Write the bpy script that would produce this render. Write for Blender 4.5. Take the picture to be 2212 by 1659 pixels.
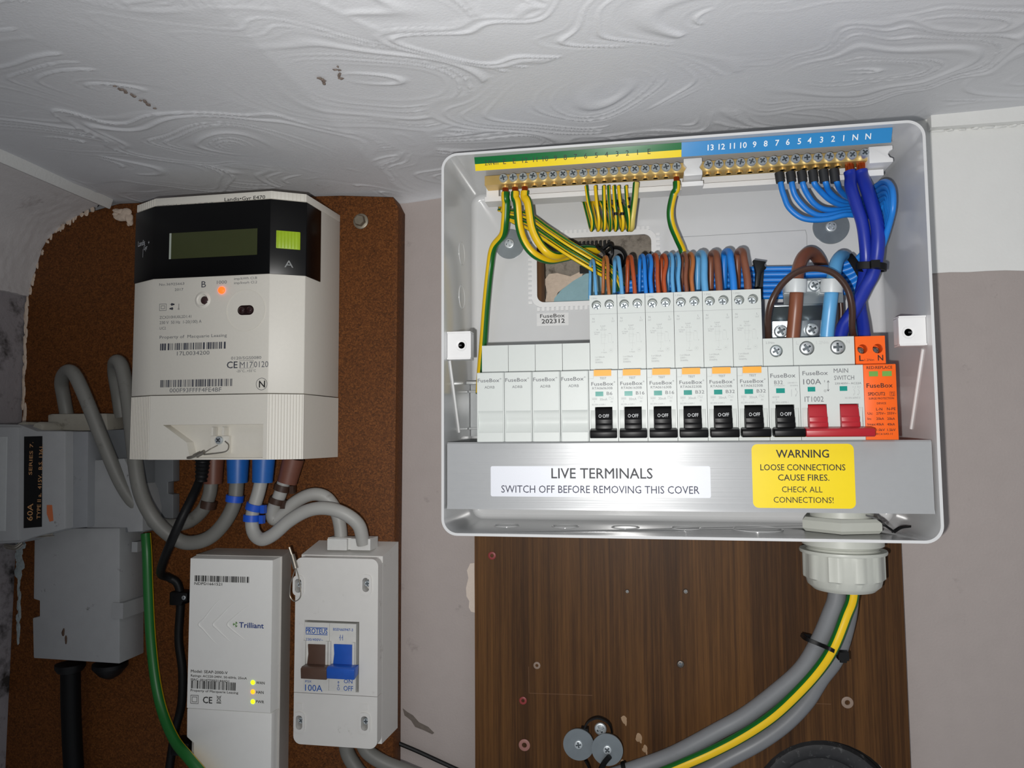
import bpy, bmesh, math, random
import numpy as np
from mathutils import Vector, Matrix
from math import sin, cos, pi, sqrt, radians

random.seed(7)
for _o in list(bpy.data.objects):
    bpy.data.objects.remove(_o)
SC = bpy.context.scene
COL = SC.collection
S = 0.001            # the scene is laid out in millimetres
Z0 = 1600.0          # height of the module row above the floor, mm

# ------------------------------------------------------------------ camera
# x: to the right along the wall, d: out of the wall towards the viewer, z: up (mm)
FPX, YAW, PITCH, ROLL = 1599.8, .1703, .0707, -.0065
CX, CZ, CD = 103.14, -41.34, 570.5
def _axes():
    cy, sy, cp, sp, cr, sr = cos(YAW), sin(YAW), cos(PITCH), sin(PITCH), cos(ROLL), sin(ROLL)
    f = Vector((-sy*cp, cy*cp, sp)); r = Vector((cy, sy, 0)); u = r.cross(f)
    return cr*r + sr*u, -sr*r + cr*u, f
AR, AU, AF = _axes()
cam_data = bpy.data.cameras.new('camera')
cam = bpy.data.objects.new('camera', cam_data); COL.objects.link(cam)
cam_data.sensor_fit = 'HORIZONTAL'; cam_data.sensor_width = 36.0
cam_data.lens = FPX*36.0/2212.0
cam_data.clip_start = 0.02; cam_data.clip_end = 20
M = Matrix.Identity(4)
for i in range(3):
    M[i][0] = AR[i]; M[i][1] = AU[i]; M[i][2] = -AF[i]
M[0][3], M[1][3], M[2][3] = CX*S, -CD*S, (CZ+Z0)*S
cam.matrix_world = M
SC.camera = cam

# ------------------------------------------------------------------ light
W = bpy.data.worlds.new('dim_room'); SC.world = W; W.use_nodes = True
W.node_tree.nodes['Background'].inputs[0].default_value = (0.86, 0.92, 1.0, 1)
W.node_tree.nodes['Background'].inputs[1].default_value = 0.24
fl = bpy.data.lights.new('phone_flash', 'SPOT')
fl.energy = 8.0; fl.shadow_soft_size = 0.0035
fl.spot_size = radians(156); fl.spot_blend = 1.0
fl.color = (1.0, 0.985, 0.96)
flo = bpy.data.objects.new('phone_flash', fl); COL.objects.link(flo)
flo.location = ((CX-18)*S, -(CD+2)*S, (CZ-17+Z0)*S)
flo.rotation_euler = (Vector((0.19, 0.57, 0.17))).to_track_quat('-Z', 'Y').to_euler()
SC.view_settings.view_transform = 'Standard'
SC.view_settings.look = 'None'
SC.view_settings.exposure = 0.0
SC.view_settings.gamma = 1.0
SC.view_settings.use_curve_mapping = False

# ------------------------------------------------------------------ places
def P(px, py, d):
    """the (x, z) of the point on the plane d mm out of the wall that the photograph shows at px, py"""
    v = AF + AR*((px-1106)/FPX) - AU*((py-829.5)/FPX)
    t = (CD-d)/v[1]
    return CX+v[0]*t, CZ+v[2]*t
def PT(px, py, d):
    x, z = P(px, py, d)
    return (x, d, z)
def PL(*pts):
    return [PT(*p) for p in pts]
def mmpp(d):
    return (CD-d)/FPX*1.012

# ------------------------------------------------------------------ materials
def lin(c):
    if isinstance(c, str):
        c = tuple(int(c[i:i+2], 16)/255 for i in (0, 2, 4))
    return tuple(x/12.92 if x <= .04045 else ((x+.055)/1.055)**2.4 for x in c)
MATS = {}
def mat(name, col='cccccc', rough=.5, metal=0, var=.08, vs=250, bump=0, bs=900, emit=None, es=1, spec=.5, dirt=None, ds=40, dlo=.58, dhi=.75, alpha=1, sss=0, coat=0):
    if name in MATS: return MATS[name]
    m = bpy.data.materials.new(name); m.use_nodes = True; MATS[name] = m
    nt = m.node_tree; b = nt.nodes['Principled BSDF']
    c = lin(col)
    tc = nt.nodes.new('ShaderNodeTexCoord')
    nz = nt.nodes.new('ShaderNodeTexNoise'); nz.inputs['Scale'].default_value = vs; nz.inputs['Detail'].default_value = 5
    nt.links.new(tc.outputs['Object'], nz.inputs['Vector'])
    mx = nt.nodes.new('ShaderNodeMix'); mx.data_type = 'RGBA'
    mx.inputs[6].default_value = (*[x*(1-var) for x in c], 1)
    mx.inputs[7].default_value = (*[min(1, x*(1+var)) for x in c], 1)
    nt.links.new(nz.outputs[0], mx.inputs[0])
    out = mx.outputs[2]
    if dirt:
        n2 = nt.nodes.new('ShaderNodeTexNoise'); n2.inputs['Scale'].default_value = ds; n2.inputs['Detail'].default_value = 9; n2.inputs['Roughness'].default_value = .7
        nt.links.new(tc.outputs['Object'], n2.inputs['Vector'])
        mr = nt.nodes.new('ShaderNodeMapRange'); mr.inputs[1].default_value = dlo; mr.inputs[2].default_value = dhi
        nt.links.new(n2.outputs[0], mr.inputs[0])
        m2 = nt.nodes.new('ShaderNodeMix'); m2.data_type = 'RGBA'
        nt.links.new(mr.outputs[0], m2.inputs[0]); nt.links.new(out, m2.inputs[6]); m2.inputs[7].default_value = (*lin(dirt), 1)
        out = m2.outputs[2]
    nt.links.new(out, b.inputs['Base Color'])
    b.inputs['Roughness'].default_value = rough; b.inputs['Metallic'].default_value = metal
    b.inputs['Specular IOR Level'].default_value = spec
    if coat: b.inputs['Coat Weight'].default_value = coat; b.inputs['Coat Roughness'].default_value = .08
    if sss:
        b.inputs['Subsurface Weight'].default_value = sss; b.inputs['Subsurface Radius'].default_value = (.003, .003, .003)
    if bump:
        nb = nt.nodes.new('ShaderNodeTexNoise'); nb.inputs['Scale'].default_value = bs; nb.inputs['Detail'].default_value = 4
        nt.links.new(tc.outputs['Object'], nb.inputs['Vector'])
        bp = nt.nodes.new('ShaderNodeBump'); bp.inputs['Strength'].default_value = bump; bp.inputs['Distance'].default_value = .001
        nt.links.new(nb.outputs[0], bp.inputs['Height']); nt.links.new(bp.outputs[0], b.inputs['Normal'])
    if emit:
        b.inputs['Emission Color'].default_value = (*lin(emit), 1); b.inputs['Emission Strength'].default_value = es
    if alpha < 1: b.inputs['Alpha'].default_value = alpha
    return m

def chipboard_mat():
    m = mat('chipboard_flakes', '7a4a24', .62, spec=.2)
    nt = m.node_tree; b = nt.nodes['Principled BSDF']
    tc = nt.nodes['Texture Coordinate']
    vo = nt.nodes.new('ShaderNodeTexVoronoi'); vo.inputs['Scale'].default_value = 950
    nz = nt.nodes.new('ShaderNodeTexNoise'); nz.inputs['Scale'].default_value = 1300; nz.inputs['Detail'].default_value = 6
    n3 = nt.nodes.new('ShaderNodeTexNoise'); n3.inputs['Scale'].default_value = 14; n3.inputs['Detail'].default_value = 5
    for n in (vo, nz, n3): nt.links.new(tc.outputs['Object'], n.inputs['Vector'])
    ml = nt.nodes.new('ShaderNodeMath'); ml.operation = 'MULTIPLY_ADD'
    sp = nt.nodes.new('ShaderNodeSeparateColor'); nt.links.new(vo.outputs['Color'], sp.inputs[0])
    nt.links.new(sp.outputs[0], ml.inputs[0]); ml.inputs[1].default_value = .3
    m2 = nt.nodes.new('ShaderNodeMath'); m2.operation = 'MULTIPLY'; nt.links.new(nz.outputs[0], m2.inputs[0]); m2.inputs[1].default_value = .62
    nt.links.new(m2.outputs[0], ml.inputs[2])
    m3 = nt.nodes.new('ShaderNodeMath'); m3.operation = 'MULTIPLY_ADD'; nt.links.new(n3.outputs[0], m3.inputs[0]); m3.inputs[1].default_value = .14; nt.links.new(ml.outputs[0], m3.inputs[2])
    cr = nt.nodes.new('ShaderNodeValToRGB'); cr.color_ramp.elements[0].position = .3; cr.color_ramp.elements[1].position = .95
    cr.color_ramp.elements[0].color = (*lin('43260f'), 1); cr.color_ramp.elements[1].color = (*lin('8f5a2c'), 1)
    e = cr.color_ramp.elements.new(.6); e.color = (*lin('683c1a'), 1)
    nt.links.new(m3.outputs[0], cr.inputs[0]); nt.links.new(cr.outputs[0], b.inputs['Base Color'])
    return m

def veneer_mat():
    m = mat('walnut_veneer', '4a301c', .5, spec=.2)
    nt = m.node_tree; b = nt.nodes['Principled BSDF']; tc = nt.nodes['Texture Coordinate']
    def band(sx, sz, det, rough=.55):
        mp = nt.nodes.new('ShaderNodeMapping'); mp.inputs['Scale'].default_value = (sx, sx, sz)
        nt.links.new(tc.outputs['Object'], mp.inputs[0])
        n = nt.nodes.new('ShaderNodeTexNoise'); n.inputs['Scale'].default_value = 1; n.inputs['Detail'].default_value = det; n.inputs['Roughness'].default_value = rough
        nt.links.new(mp.outputs[0], n.inputs['Vector']); return n.outputs[0]
    a = band(70, 1.6, 5); c = band(420, 5, 6, .7); f = band(1500, 60, 3)
    mx = nt.nodes.new('ShaderNodeMath'); mx.operation = 'MULTIPLY_ADD'; nt.links.new(a, mx.inputs[0]); mx.inputs[1].default_value = .55
    m2 = nt.nodes.new('ShaderNodeMath'); m2.operation = 'MULTIPLY_ADD'; nt.links.new(c, m2.inputs[0]); m2.inputs[1].default_value = .5
    m3 = nt.nodes.new('ShaderNodeMath'); m3.operation = 'MULTIPLY'; nt.links.new(f, m3.inputs[0]); m3.inputs[1].default_value = .15
    nt.links.new(m3.outputs[0], m2.inputs[2]); nt.links.new(m2.outputs[0], mx.inputs[2])
    cr = nt.nodes.new('ShaderNodeValToRGB'); cr.color_ramp.elements[0].position = .40; cr.color_ramp.elements[1].position = .78
    cr.color_ramp.elements[0].color = (*lin('26170b'), 1); cr.color_ramp.elements[1].color = (*lin('6e4a26'), 1)
    e = cr.color_ramp.elements.new(.56); e.color = (*lin('452c16'), 1)
    nt.links.new(mx.outputs[0], cr.inputs[0]); nt.links.new(cr.outputs[0], b.inputs['Base Color'])
    return m

def brushed_mat():
    m = mat('satin_aluminium', 'a4a6a8', .3, metal=.1, var=.03)
    nt = m.node_tree; b = nt.nodes['Principled BSDF']; tc = nt.nodes['Texture Coordinate']
    mp = nt.nodes.new('ShaderNodeMapping'); mp.inputs['Scale'].default_value = (6, 6, 1400)
    nt.links.new(tc.outputs['Object'], mp.inputs[0])
    n = nt.nodes.new('ShaderNodeTexNoise'); n.inputs['Scale'].default_value = 1; n.inputs['Detail'].default_value = 3
    nt.links.new(mp.outputs[0], n.inputs['Vector'])
    bp = nt.nodes.new('ShaderNodeBump'); bp.inputs['Strength'].default_value = .12; bp.inputs['Distance'].default_value = .0005
    nt.links.new(n.outputs[0], bp.inputs['Height']); nt.links.new(bp.outputs[0], b.inputs['Normal'])
    return m

# ------------------------------------------------------------------ mesh building
WLOC = {}
def _emptybm(): return bmesh.new()
def vec(x, d, z): return Vector((x*S, -d*S, (z+Z0)*S))
def rrect(x0, x1, z0, z1, r, n=6):
    pts = []
    for cx, cz, a0 in ((x1-r, z1-r, 0), (x0+r, z1-r, 90), (x0+r, z0+r, 180), (x1-r, z0+r, 270)):
        for k in range(n+1):
            a = radians(a0+90*k/n); pts.append((cx+r*cos(a), cz+r*sin(a)))
    return pts
def circ(cx, cz, r, n=24, a0=0):
    return [(cx+r*cos(a0+2*pi*k/n), cz+r*sin(a0+2*pi*k/n)) for k in range(n)]
def cm(pts, n=8):
    """smooth curve through points"""
    p = [Vector(q) for q in pts]
    if len(p) < 3: return p
    p = [p[0]*2-p[1]] + p + [p[-1]*2-p[-2]]
    out = []
    for i in range(1, len(p)-2):
        a, b, c, e = p[i-1:i+3]
        for k in range(n):
            t = k/n
            out.append(.5*((2*b)+(c-a)*t+(2*a-5*b+4*c-e)*t*t+(3*b-a-3*c+e)*t**3))
    out.append(p[-2]); return out

class MB:
    def __init__(s): s.bm = bmesh.new()
    def _merge(s, b, mi=None):
        if mi is not None:
            for f in b.faces: f.material_index = mi
        bmesh.ops.recalc_face_normals(b, faces=b.faces)
        me = bpy.data.meshes.new('tmp'); b.to_mesh(me); b.free()
        s.bm.from_mesh(me); bpy.data.meshes.remove(me)
        return s
    def _bev(s, b, w, seg, edges=None):
        if w > 0:
            ed = edges or [e for e in b.edges if len(e.link_faces) == 2 and e.calc_face_angle(0) > .5]
            bmesh.ops.bevel(b, geom=ed, offset=w*S, segments=seg, affect='EDGES', profile=.5, clamp_overlap=True)
    def box(s, x0, x1, z0, z1, d0, d1, bev=0, seg=2, mi=0):
        b = bmesh.new()
        vs = [b.verts.new(vec(x, d, z)) for x in (x0, x1) for d in (d0, d1) for z in (z0, z1)]
        for q in ((0, 1, 3, 2), (4, 6, 7, 5), (0, 4, 5, 1), (2, 3, 7, 6), (0, 2, 6, 4), (1, 5, 7, 3)): b.faces.new([vs[i] for i in q])
        s._bev(b, bev, seg); return s._merge(b, mi)
    def frustum(s, r0, d0, r1, d1, bev=0, seg=2, mi=0):
        """r = (x0,x1,z0,z1) at depth d0 and at d1"""
        b = bmesh.new()
        A = [b.verts.new(vec(x, d0, z)) for x, z in ((r0[0], r0[2]), (r0[1], r0[2]), (r0[1], r0[3]), (r0[0], r0[3]))]
        B = [b.verts.new(vec(x, d1, z)) for x, z in ((r1[0], r1[2]), (r1[1], r1[2]), (r1[1], r1[3]), (r1[0], r1[3]))]
        b.faces.new(A); b.faces.new(B)
        for i in range(4): b.faces.new((A[i], A[(i+1) % 4], B[(i+1) % 4], B[i]))
        s._bev(b, bev, seg); return s._merge(b, mi)
    def ext(s, pts, axis, a0, a1, bev=0, seg=2, mi=0):
        b = bmesh.new()
        def mk(p, a):
            if axis == 'd': return vec(p[0], a, p[1])
            if axis == 'x': return vec(a, p[0], p[1])
            return vec(p[0], p[1], a)
        A = [b.verts.new(mk(p, a0)) for p in pts]; B = [b.verts.new(mk(p, a1)) for p in pts]
        b.faces.new(A); b.faces.new(B)
        n = len(pts)
        for i in range(n): b.faces.new((A[i], A[(i+1) % n], B[(i+1) % n], B[i]))
        if bev:
            bmesh.ops.recalc_face_normals(b, faces=b.faces)
        s._bev(b, bev, seg); return s._merge(b, mi)
    def plate(s, outer, holes, d0, d1, mi=0):
        b = bmesh.new()
        def face(d):
            loops = []
            es = []
            for lp in [outer]+holes:
                vs = [b.verts.new(vec(x, d, z)) for x, z in lp]
                es += [b.edges.new((vs[i], vs[(i+1) % len(vs)])) for i in range(len(vs))]
                loops.append(vs)
            bmesh.ops.triangle_fill(b, edges=es, use_beauty=True, use_dissolve=False)
            return loops
        A = face(d0); B = face(d1)
        for la, lb in zip(A, B):
            n = len(la)
            for i in range(n): b.faces.new((la[i], la[(i+1) % n], lb[(i+1) % n], lb[i]))
        return s._merge(b, mi)
    def lathe(s, prof, c, axis=(0, 1, 0), seg=24, mi=0, rot=0, sc=(1, 1)):
        """prof: (radius, height) along axis given in (x, d, z)"""
        b = bmesh.new()
        ax = Vector(axis).normalized(); t = Vector((0, 0, 1)) if abs(ax.z) < .9 else Vector((1, 0, 0))
        u = ax.cross(t).normalized(); w = ax.cross(u)
        C = Vector(c); rings = []
        for r, h in prof:
            if r <= 1e-6: rings.append([b.verts.new(vec(*(C+ax*h)))])
            else: rings.append([b.verts.new(vec(*(C+ax*h+(u*cos(rot+2*pi*k/seg)*sc[0]+w*sin(rot+2*pi*k/seg)*sc[1])*r))) for k in range(seg)])
        for a, e in zip(rings, rings[1:]):
            for k in range(seg):
                k2 = (k+1) % seg
                if len(a) == 1 and len(e) == 1: continue
                if len(a) == 1: b.faces.new((a[0], e[k], e[k2]))
                elif len(e) == 1: b.faces.new((a[k], a[k2], e[0]))
                else: b.faces.new((a[k], a[k2], e[k2], e[k]))
        if abs(prof[0][0]-prof[-1][0]) < 1e-6 and prof[0][0] > 0 and len(prof) > 2:      # a ring: close it on itself
            for k in range(seg): b.faces.new((rings[-1][k], rings[-1][(k+1) % seg], rings[0][(k+1) % seg], rings[0][k]))
        else:
            if len(rings[0]) > 1: b.faces.new(rings[0])
            if len(rings[-1]) > 1: b.faces.new(rings[-1])
        return s._merge(b, mi)
    def tube(s, pts, r, seg=12, mi=0, smooth=8, stripes=None, a0=0.0, flat=None, cap=True):
        """pts (x,d,z); stripes = list of (fraction, material index) round the sheath"""
        p = cm(pts, smooth) if smooth else [Vector(q) for q in pts]
        b = bmesh.new()
        if stripes:
            angs, mis = [], []
            for f, m_ in stripes:
                k = max(1, round(seg*f)); st = angs[-1][1] if angs else 0.0
                for j in range(k): angs.append((st+f*j/k, st+f*(j+1)/k)); mis.append(m_)
            an = [2*pi*a for a, _ in angs]
        else:
            an = [2*pi*k/seg for k in range(seg)]; mis = [mi]*seg
        n = len(an); rings = []; N = None
        for i, q in enumerate(p):
            T = (p[min(i+1, len(p)-1)]-p[max(i-1, 0)])
            if T.length < 1e-9: T = Vector((0, 0, 1))
            T.normalize()
            if N is None:
                N = Vector((0, 1, 0)); N = N-T*N.dot(T)
                if N.length < .05: N = Vector((0, 0, 1))-T*T.z
                N.normalize()
            else:
                N = (N-T*N.dot(T)).normalized()
            B = T.cross(N)
            rr = r(i/(len(p)-1)) if callable(r) else r
            fx = flat or 1
            rings.append([b.verts.new(vec(*(q+(N*cos(a+a0)*fx+B*sin(a+a0))*rr))) for a in an])
        for a, e in zip(rings, rings[1:]):
            for k in range(n):
                f = b.faces.new((a[k], a[(k+1) % n], e[(k+1) % n], e[k])); f.material_index = mis[k]
        if cap:
            for rg in (rings[0], rings[-1]):
                f = b.faces.new(rg); f.material_index = mis[0]
        return s._merge(b)
    def strap(s, pts, w, t, wdir=(0, 1, 0), mi=0, smooth=8):
        """flat band of width w along wdir and thickness t"""
        p = cm(pts, smooth) if smooth else [Vector(q) for q in pts]
        b = bmesh.new(); rings = []; wd = Vector(wdir).normalized()
        for i, q in enumerate(p):
            T = (p[min(i+1, len(p)-1)]-p[max(i-1, 0)]).normalized()
            Wd = (wd-T*wd.dot(T)).normalized(); N = T.cross(Wd)
            rings.append([b.verts.new(vec(*(q+Wd*w/2*a+N*t/2*c))) for a, c in ((1, 1), (-1, 1), (-1, -1), (1, -1))])
        for a, e in zip(rings, rings[1:]):
            for k in range(4): b.faces.new((a[k], a[(k+1) % 4], e[(k+1) % 4], e[k]))
        b.faces.new(rings[0]); b.faces.new(rings[-1])
        return s._merge(b, mi)
    def blob(s, c, r, seed=0, mi=0, sub=3, amp=.3):
        b = bmesh.new(); bmesh.ops.create_icosphere(b, subdivisions=sub, radius=1)
        rnd = random.Random(seed); ph = [(rnd.uniform(1, 4), rnd.uniform(1, 4), rnd.uniform(1, 4), rnd.uniform(0, 6)) for _ in range(6)]
        for v in b.verts:
            q = v.co.copy(); k = 1+amp*sum(sin(a*q.x+bb*q.y+cc*q.z+e) for a, bb, cc, e in ph)/3
            v.co = vec(c[0]+q.x*r[0]*k, c[1]+q.y*r[1]*k, c[2]+q.z*r[2]*k)
        return s._merge(b, mi)
    def screw(s, c, r, h=1.6, mi=0, mslot=1, rot=.4, seg=20, slot=.62, axis='d'):
        """a round screw head facing the viewer with a cross recess"""
        x, d, z = c; b = bmesh.new()
        pr = [(r, 0), (r, h*.55), (r*.93, h*.85), (r*.8, h)]
        rings = [[b.verts.new(vec(x+rr*cos(2*pi*k/seg), d+hh, z+rr*sin(2*pi*k/seg))) for k in range(seg)] for rr, hh in pr]
        b.faces.new(rings[0])
        for a, e in zip(rings, rings[1:]):
            for k in range(seg): b.faces.new((a[k], a[(k+1) % seg], e[(k+1) % seg], e[k]))
        L, w = r*slot, r*.16
        cr = [(L, w), (w, w), (w, L), (-w, L), (-w, w), (-L, w), (-L, -w), (-w, -w), (-w, -L), (w, -L), (w, -w), (L, -w)]
        cr = [(a*cos(rot)-e*sin(rot), a*sin(rot)+e*cos(rot)) for a, e in cr]
        top = [b.verts.new(vec(x+a, d+h, z+e)) for a, e in cr]; bot = [b.verts.new(vec(x+a*.8, d+h-r*.35, z+e*.8)) for a, e in cr]
        es = [e for e in {b.edges.get((rings[-1][k], rings[-1][(k+1) % seg])) for k in range(seg)} if e]
        es += [b.edges.new((top[k], top[(k+1) % 12])) for k in range(12)]
        bmesh.ops.triangle_fill(b, edges=es, use_beauty=True)
        for f in b.faces: f.material_index = mi
        for k in range(12):
            f = b.faces.new((top[k], top[(k+1) % 12], bot[(k+1) % 12], bot[k])); f.material_index = mslot
        f = b.faces.new(bot); f.material_index = mslot
        return s._merge(b)
    # ---- lettering
    def text(s, t, x, z, h, d, mi=0, align='l', w=None, bold=0, rot=0):
        V, F_, wid = glyphs(t)
        if bold:
            for q_ in (1, 2):
                s.text(t, x+(bold*h*1.6 if q_ == 1 else 0), z+(bold*h*1.2 if q_ == 2 else 0), h, d+.012*q_, mi, align, w, 0, rot)
        k = h; kx = (w/wid) if w else k
        off = {'l': 0, 'c': -wid*kx/2, 'r': -wid*kx}[align]
        b = bmesh.new(); ca, sa = cos(rot), sin(rot); vs = []
        for a, e in V:
            X, Z = a*kx+off, e*k
            vs.append(b.verts.new(vec(x+X*ca-Z*sa, d, z+X*sa+Z*ca)))
        for f in F_:
            try: b.faces.new([vs[i] for i in f]).material_index = mi
            except ValueError: pass
        me = bpy.data.meshes.new('tmp'); b.to_mesh(me); b.free(); s.bm.from_mesh(me); bpy.data.meshes.remove(me)
        return s
    def quad(s, x0, x1, z0, z1, d, mi=0):
        f = s.bm.faces.new([s.bm.verts.new(vec(x, d, z)) for x, z in ((x0, z0), (x1, z0), (x1, z1), (x0, z1))]); f.material_index = mi; return s
    def line(s, pts, w, d, mi=0, close=False):
        if close: pts = list(pts)+[pts[0]]
        for (a, b_), (c, e) in zip(pts, pts[1:]):
            L = sqrt((c-a)**2+(e-b_)**2) or 1; nx, nz = -(e-b_)/L*w/2, (c-a)/L*w/2
            f = s.bm.faces.new([s.bm.verts.new(vec(x, d, z)) for x, z in ((a+nx, b_+nz), (c+nx, e+nz), (c-nx, e-nz), (a-nx, b_-nz))]); f.material_index = mi
        return s
    def rectline(s, x0, x1, z0, z1, w, d, mi=0):
        return s.line([(x0, z0), (x1, z0), (x1, z1), (x0, z1)], w, d, mi, True)
    def bars(s, x0, x1, z0, z1, d, seed, mi=0, n=46):
        rnd = random.Random(seed); ws = [rnd.choice((1, 1, 1, 2, 2, 3)) for _ in range(n)]; tot = sum(ws); x = x0
        for i, q in enumerate(ws):
            dx = (x1-x0)*q/tot
            if i % 2 == 0: s.quad(x, x+dx, z0, z1, d, mi)
            x += dx
        return s
    def build(s, name, mats, parent=None, sharp=38):
        if not isinstance(mats, (list, tuple)): mats = [mats]
        me = bpy.data.meshes.new(name); o = bpy.data.objects.new(name, me); COL.objects.link(o)
        if parent is None:
            bb = [v.co for v in s.bm.verts]
            loc = Vector(((min(v.x for v in bb)+max(v.x for v in bb))/2, (min(v.y for v in bb)+max(v.y for v in bb))/2, min(v.z for v in bb)))
            o.location = loc; WLOC[o.name] = loc
        else:
            loc = WLOC[parent.name]; o.parent = parent; WLOC[o.name] = loc
        bmesh.ops.translate(s.bm, verts=s.bm.verts, vec=-loc)
        s.bm.to_mesh(me); s.bm.free()
        for m_ in mats: me.materials.append(m_)
        me.polygons.foreach_set('use_smooth', [True]*len(me.polygons))
        me.set_sharp_from_angle(angle=radians(sharp))
        return o

_G = {}
def glyphs(t, bold=0):
    """outline of a text line scaled to cap height 1 -> verts, faces, width"""
    key = (t, bold)
    if key in _G: return _G[key]
    cu = bpy.data.curves.new('t', 'FONT'); cu.body = t; cu.size = 1; cu.offset = bold; cu.resolution_u = 2; cu.fill_mode = 'FRONT'
    o = bpy.data.objects.new('t', cu)
    me = bpy.data.meshes.new_from_object(o)
    V = [(v.co.x, v.co.y) for v in me.vertices]; F_ = [tuple(p.vertices) for p in me.polygons]
    bpy.data.objects.remove(o); bpy.data.curves.remove(cu); bpy.data.meshes.remove(me)
    if 'cap' not in _G:
        _G['cap'] = 1
        v2 = glyphs('H')[0]; _G['cap'] = max(e for _, e in v2)
        _G.pop(('H', 0), None)
    c = _G['cap'] or 1
    x0 = min((a for a, _ in V), default=0); V = [((a-x0)/c, e/c) for a, e in V]
    wid = max((a for a, _ in V), default=1) or 1
    _G[key] = (V, F_, wid); return _G[key]

def tag(o, label=None, cat=None, group=None, kind=None):
    if label: o['label'] = label
    if cat: o['category'] = cat
    if group: o['group'] = group
    if kind: o['kind'] = kind
    return o
def thing(name, x, d, z, label, cat, group=None):
    o = bpy.data.objects.new(name, None); COL.objects.link(o); o.empty_display_size = .01
    o.location = vec(x, d, z); WLOC[o.name] = o.location.copy()
    return tag(o, label, cat, group)
def copy_part(o, parent):
    c = o.copy(); COL.objects.link(c); c.parent = parent; WLOC[c.name] = WLOC[parent.name]
    for ch in o.children: copy_part(ch, c)
    return c
def tx(mb, crop, t, cx0, cyb, cx1, cap, d, mi=0, bold=0):
    """lettering between two points read off an enlarged crop (x0, y0, scale) of the photograph"""
    x0, y0, k = crop
    xa, z = P(x0+cx0/k, y0+cyb/k, d); xb, _ = P(x0+cx1/k, y0+cyb/k, d)
    mb.text(t, xa, z, cap/k*mmpp(d), d, mi, w=xb-xa, bold=bold)

# ------------------------------------------------------------------ shared materials
WHITE_PAINT = mat('white_paint', 'e9e9e6', .6, var=.03, vs=60, bump=.15, bs=500, spec=.3, dirt='8f8a84', ds=26, dlo=.66, dhi=.9)
CEIL = mat('artex_white', 'd9dadd', .5, var=.03, vs=120, bump=.18, bs=700, spec=.35, dirt='8a8378', ds=22, dlo=.70, dhi=.85)
MAUVE = mat('grey_mauve_paint', 'aba19d', .6, var=.05, vs=70, bump=.2, bs=600, spec=.3, dirt='6f6763', ds=34, dlo=.64, dhi=.85)
DIRTY = mat('dirty_wall_paint', '9b9699', .65, var=.08, vs=80, bump=.35, bs=400, spec=.25, dirt='3c3836', ds=38, dlo=.52, dhi=.68)
PLASTER = mat('broken_plaster', 'cbb9a8', .85, var=.16, vs=300, bump=.6, bs=600, spec=.1)
CHIP = chipboard_mat(); VENEER = veneer_mat()
VEDGE = mat('board_edge', '3a2416', .7, var=.2, vs=600)
MORTAR = mat('grey_mortar', '8d857b', .9, var=.25, vs=260, bump=.8, bs=500, spec=.1, dirt='554e47', ds=120, dlo=.5, dhi=.7)
BLUEP = mat('old_blue_paint', '8fb0b8', .75, var=.08, vs=200, bump=.3, bs=500, spec=.2)
BLACK = mat('black_plastic', '0c0c0d', .45, var=.2, spec=.3)
INK = mat('black_print', '1a1a1c', .6, var=.05)
GREYINK = mat('grey_print', '6a6c70', .6, var=.05)
PALEINK = mat('pale_grey_print', '9a9c9e', .6, var=.05)
ZINC = mat('zinc_plate', 'd3dade', .4, metal=.72, var=.06, vs=300)
SLOT = mat('recess_steel', '70777c', .4, metal=.8, var=.1)
WASHER = mat('dull_zinc_washer', '8b9398', .42, metal=.7, var=.14, vs=160)

# ------------------------------------------------------------------ the setting
def struct(mb, name, mats):
    o = mb.build(name, mats); o['kind'] = 'structure'; return o

m = MB()
m.box(-760, 760, -520, 420, -25, 0)
zl = 73.5                                            # ragged lower edge of the white plaster band
rb = random.Random(3)
pts = [(120, 420)]+[(120+x, zl+rb.uniform(-.7, .7)) for x in range(0, 641, 12)]+[(760, 420)]
m.ext(pts, 'd', -1, 1.3, mi=1)
rg = [P(1025, 1216, 0), P(1016, 1217, 0), P(1009, 1232, 0), P(1012, 1248, 0), P(1007, 1270, 0), P(1008, 1288, 0), P(1014, 1298, 0), P(1013, 1312, 0), P(1018, 1321, 0), P(1026, 1323, 0)]
m.ext(rg, 'd', -1, .5, mi=2)
pk = [P(870, 1530, 0), P(880, 1538, 0), P(892, 1545, 0), P(905, 1560, 0), P(925, 1570, 0), P(938, 1583, 0), P(934, 1586, 0), P(915, 1577, 0), P(897, 1570, 0), P(888, 1556, 0), P(874, 1545, 0)]
m.ext(pk, 'd', -1, .25, mi=3)
wall_back = struct(m, 'wall_back', [MAUVE, WHITE_PAINT, mat('bare_plaster_patch', 'd9cbbf', .8, var=.05, bump=.2), mat('grey_scuff', '6b625b', .8, var=.3, vs=500)])

m = MB()                                             # masonry seen through the cable entry
gx = [P(1150+8*i, 600, 6)[0] for i in range(0, 40)]
b = bmesh.new(); rb = random.Random(11); rows = []
for j in range(24):
    z = 48+j*3.1; rows.append([b.verts.new(vec(22+i*3.4, 4+rb.uniform(-1.6, 1.6), z)) for i in range(32)])
for r0, r1 in zip(rows, rows[1:]):
    for k in range(31): b.faces.new((r0[k], r0[k+1], r1[k+1], r1[k]))
m._merge(b, 0)
cream = PL((1176, 660, 7), (1182, 632, 7), (1176, 606, 7), (1186, 592, 7), (1204, 590, 7), (1232, 597, 7), (1262, 583, 7), (1256, 600, 7), (1228, 615, 7), (1205, 632, 7), (1196, 655, 7))
m.ext([(x, z) for x, d, z in cream], 'd', 1, 7.4, mi=1)
blue = PL((1196, 658, 7), (1198, 645, 7), (1212, 628, 7), (1238, 608, 7), (1262, 594, 7), (1300, 575, 7), (1330, 565, 7), (1340, 660, 7))
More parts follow.
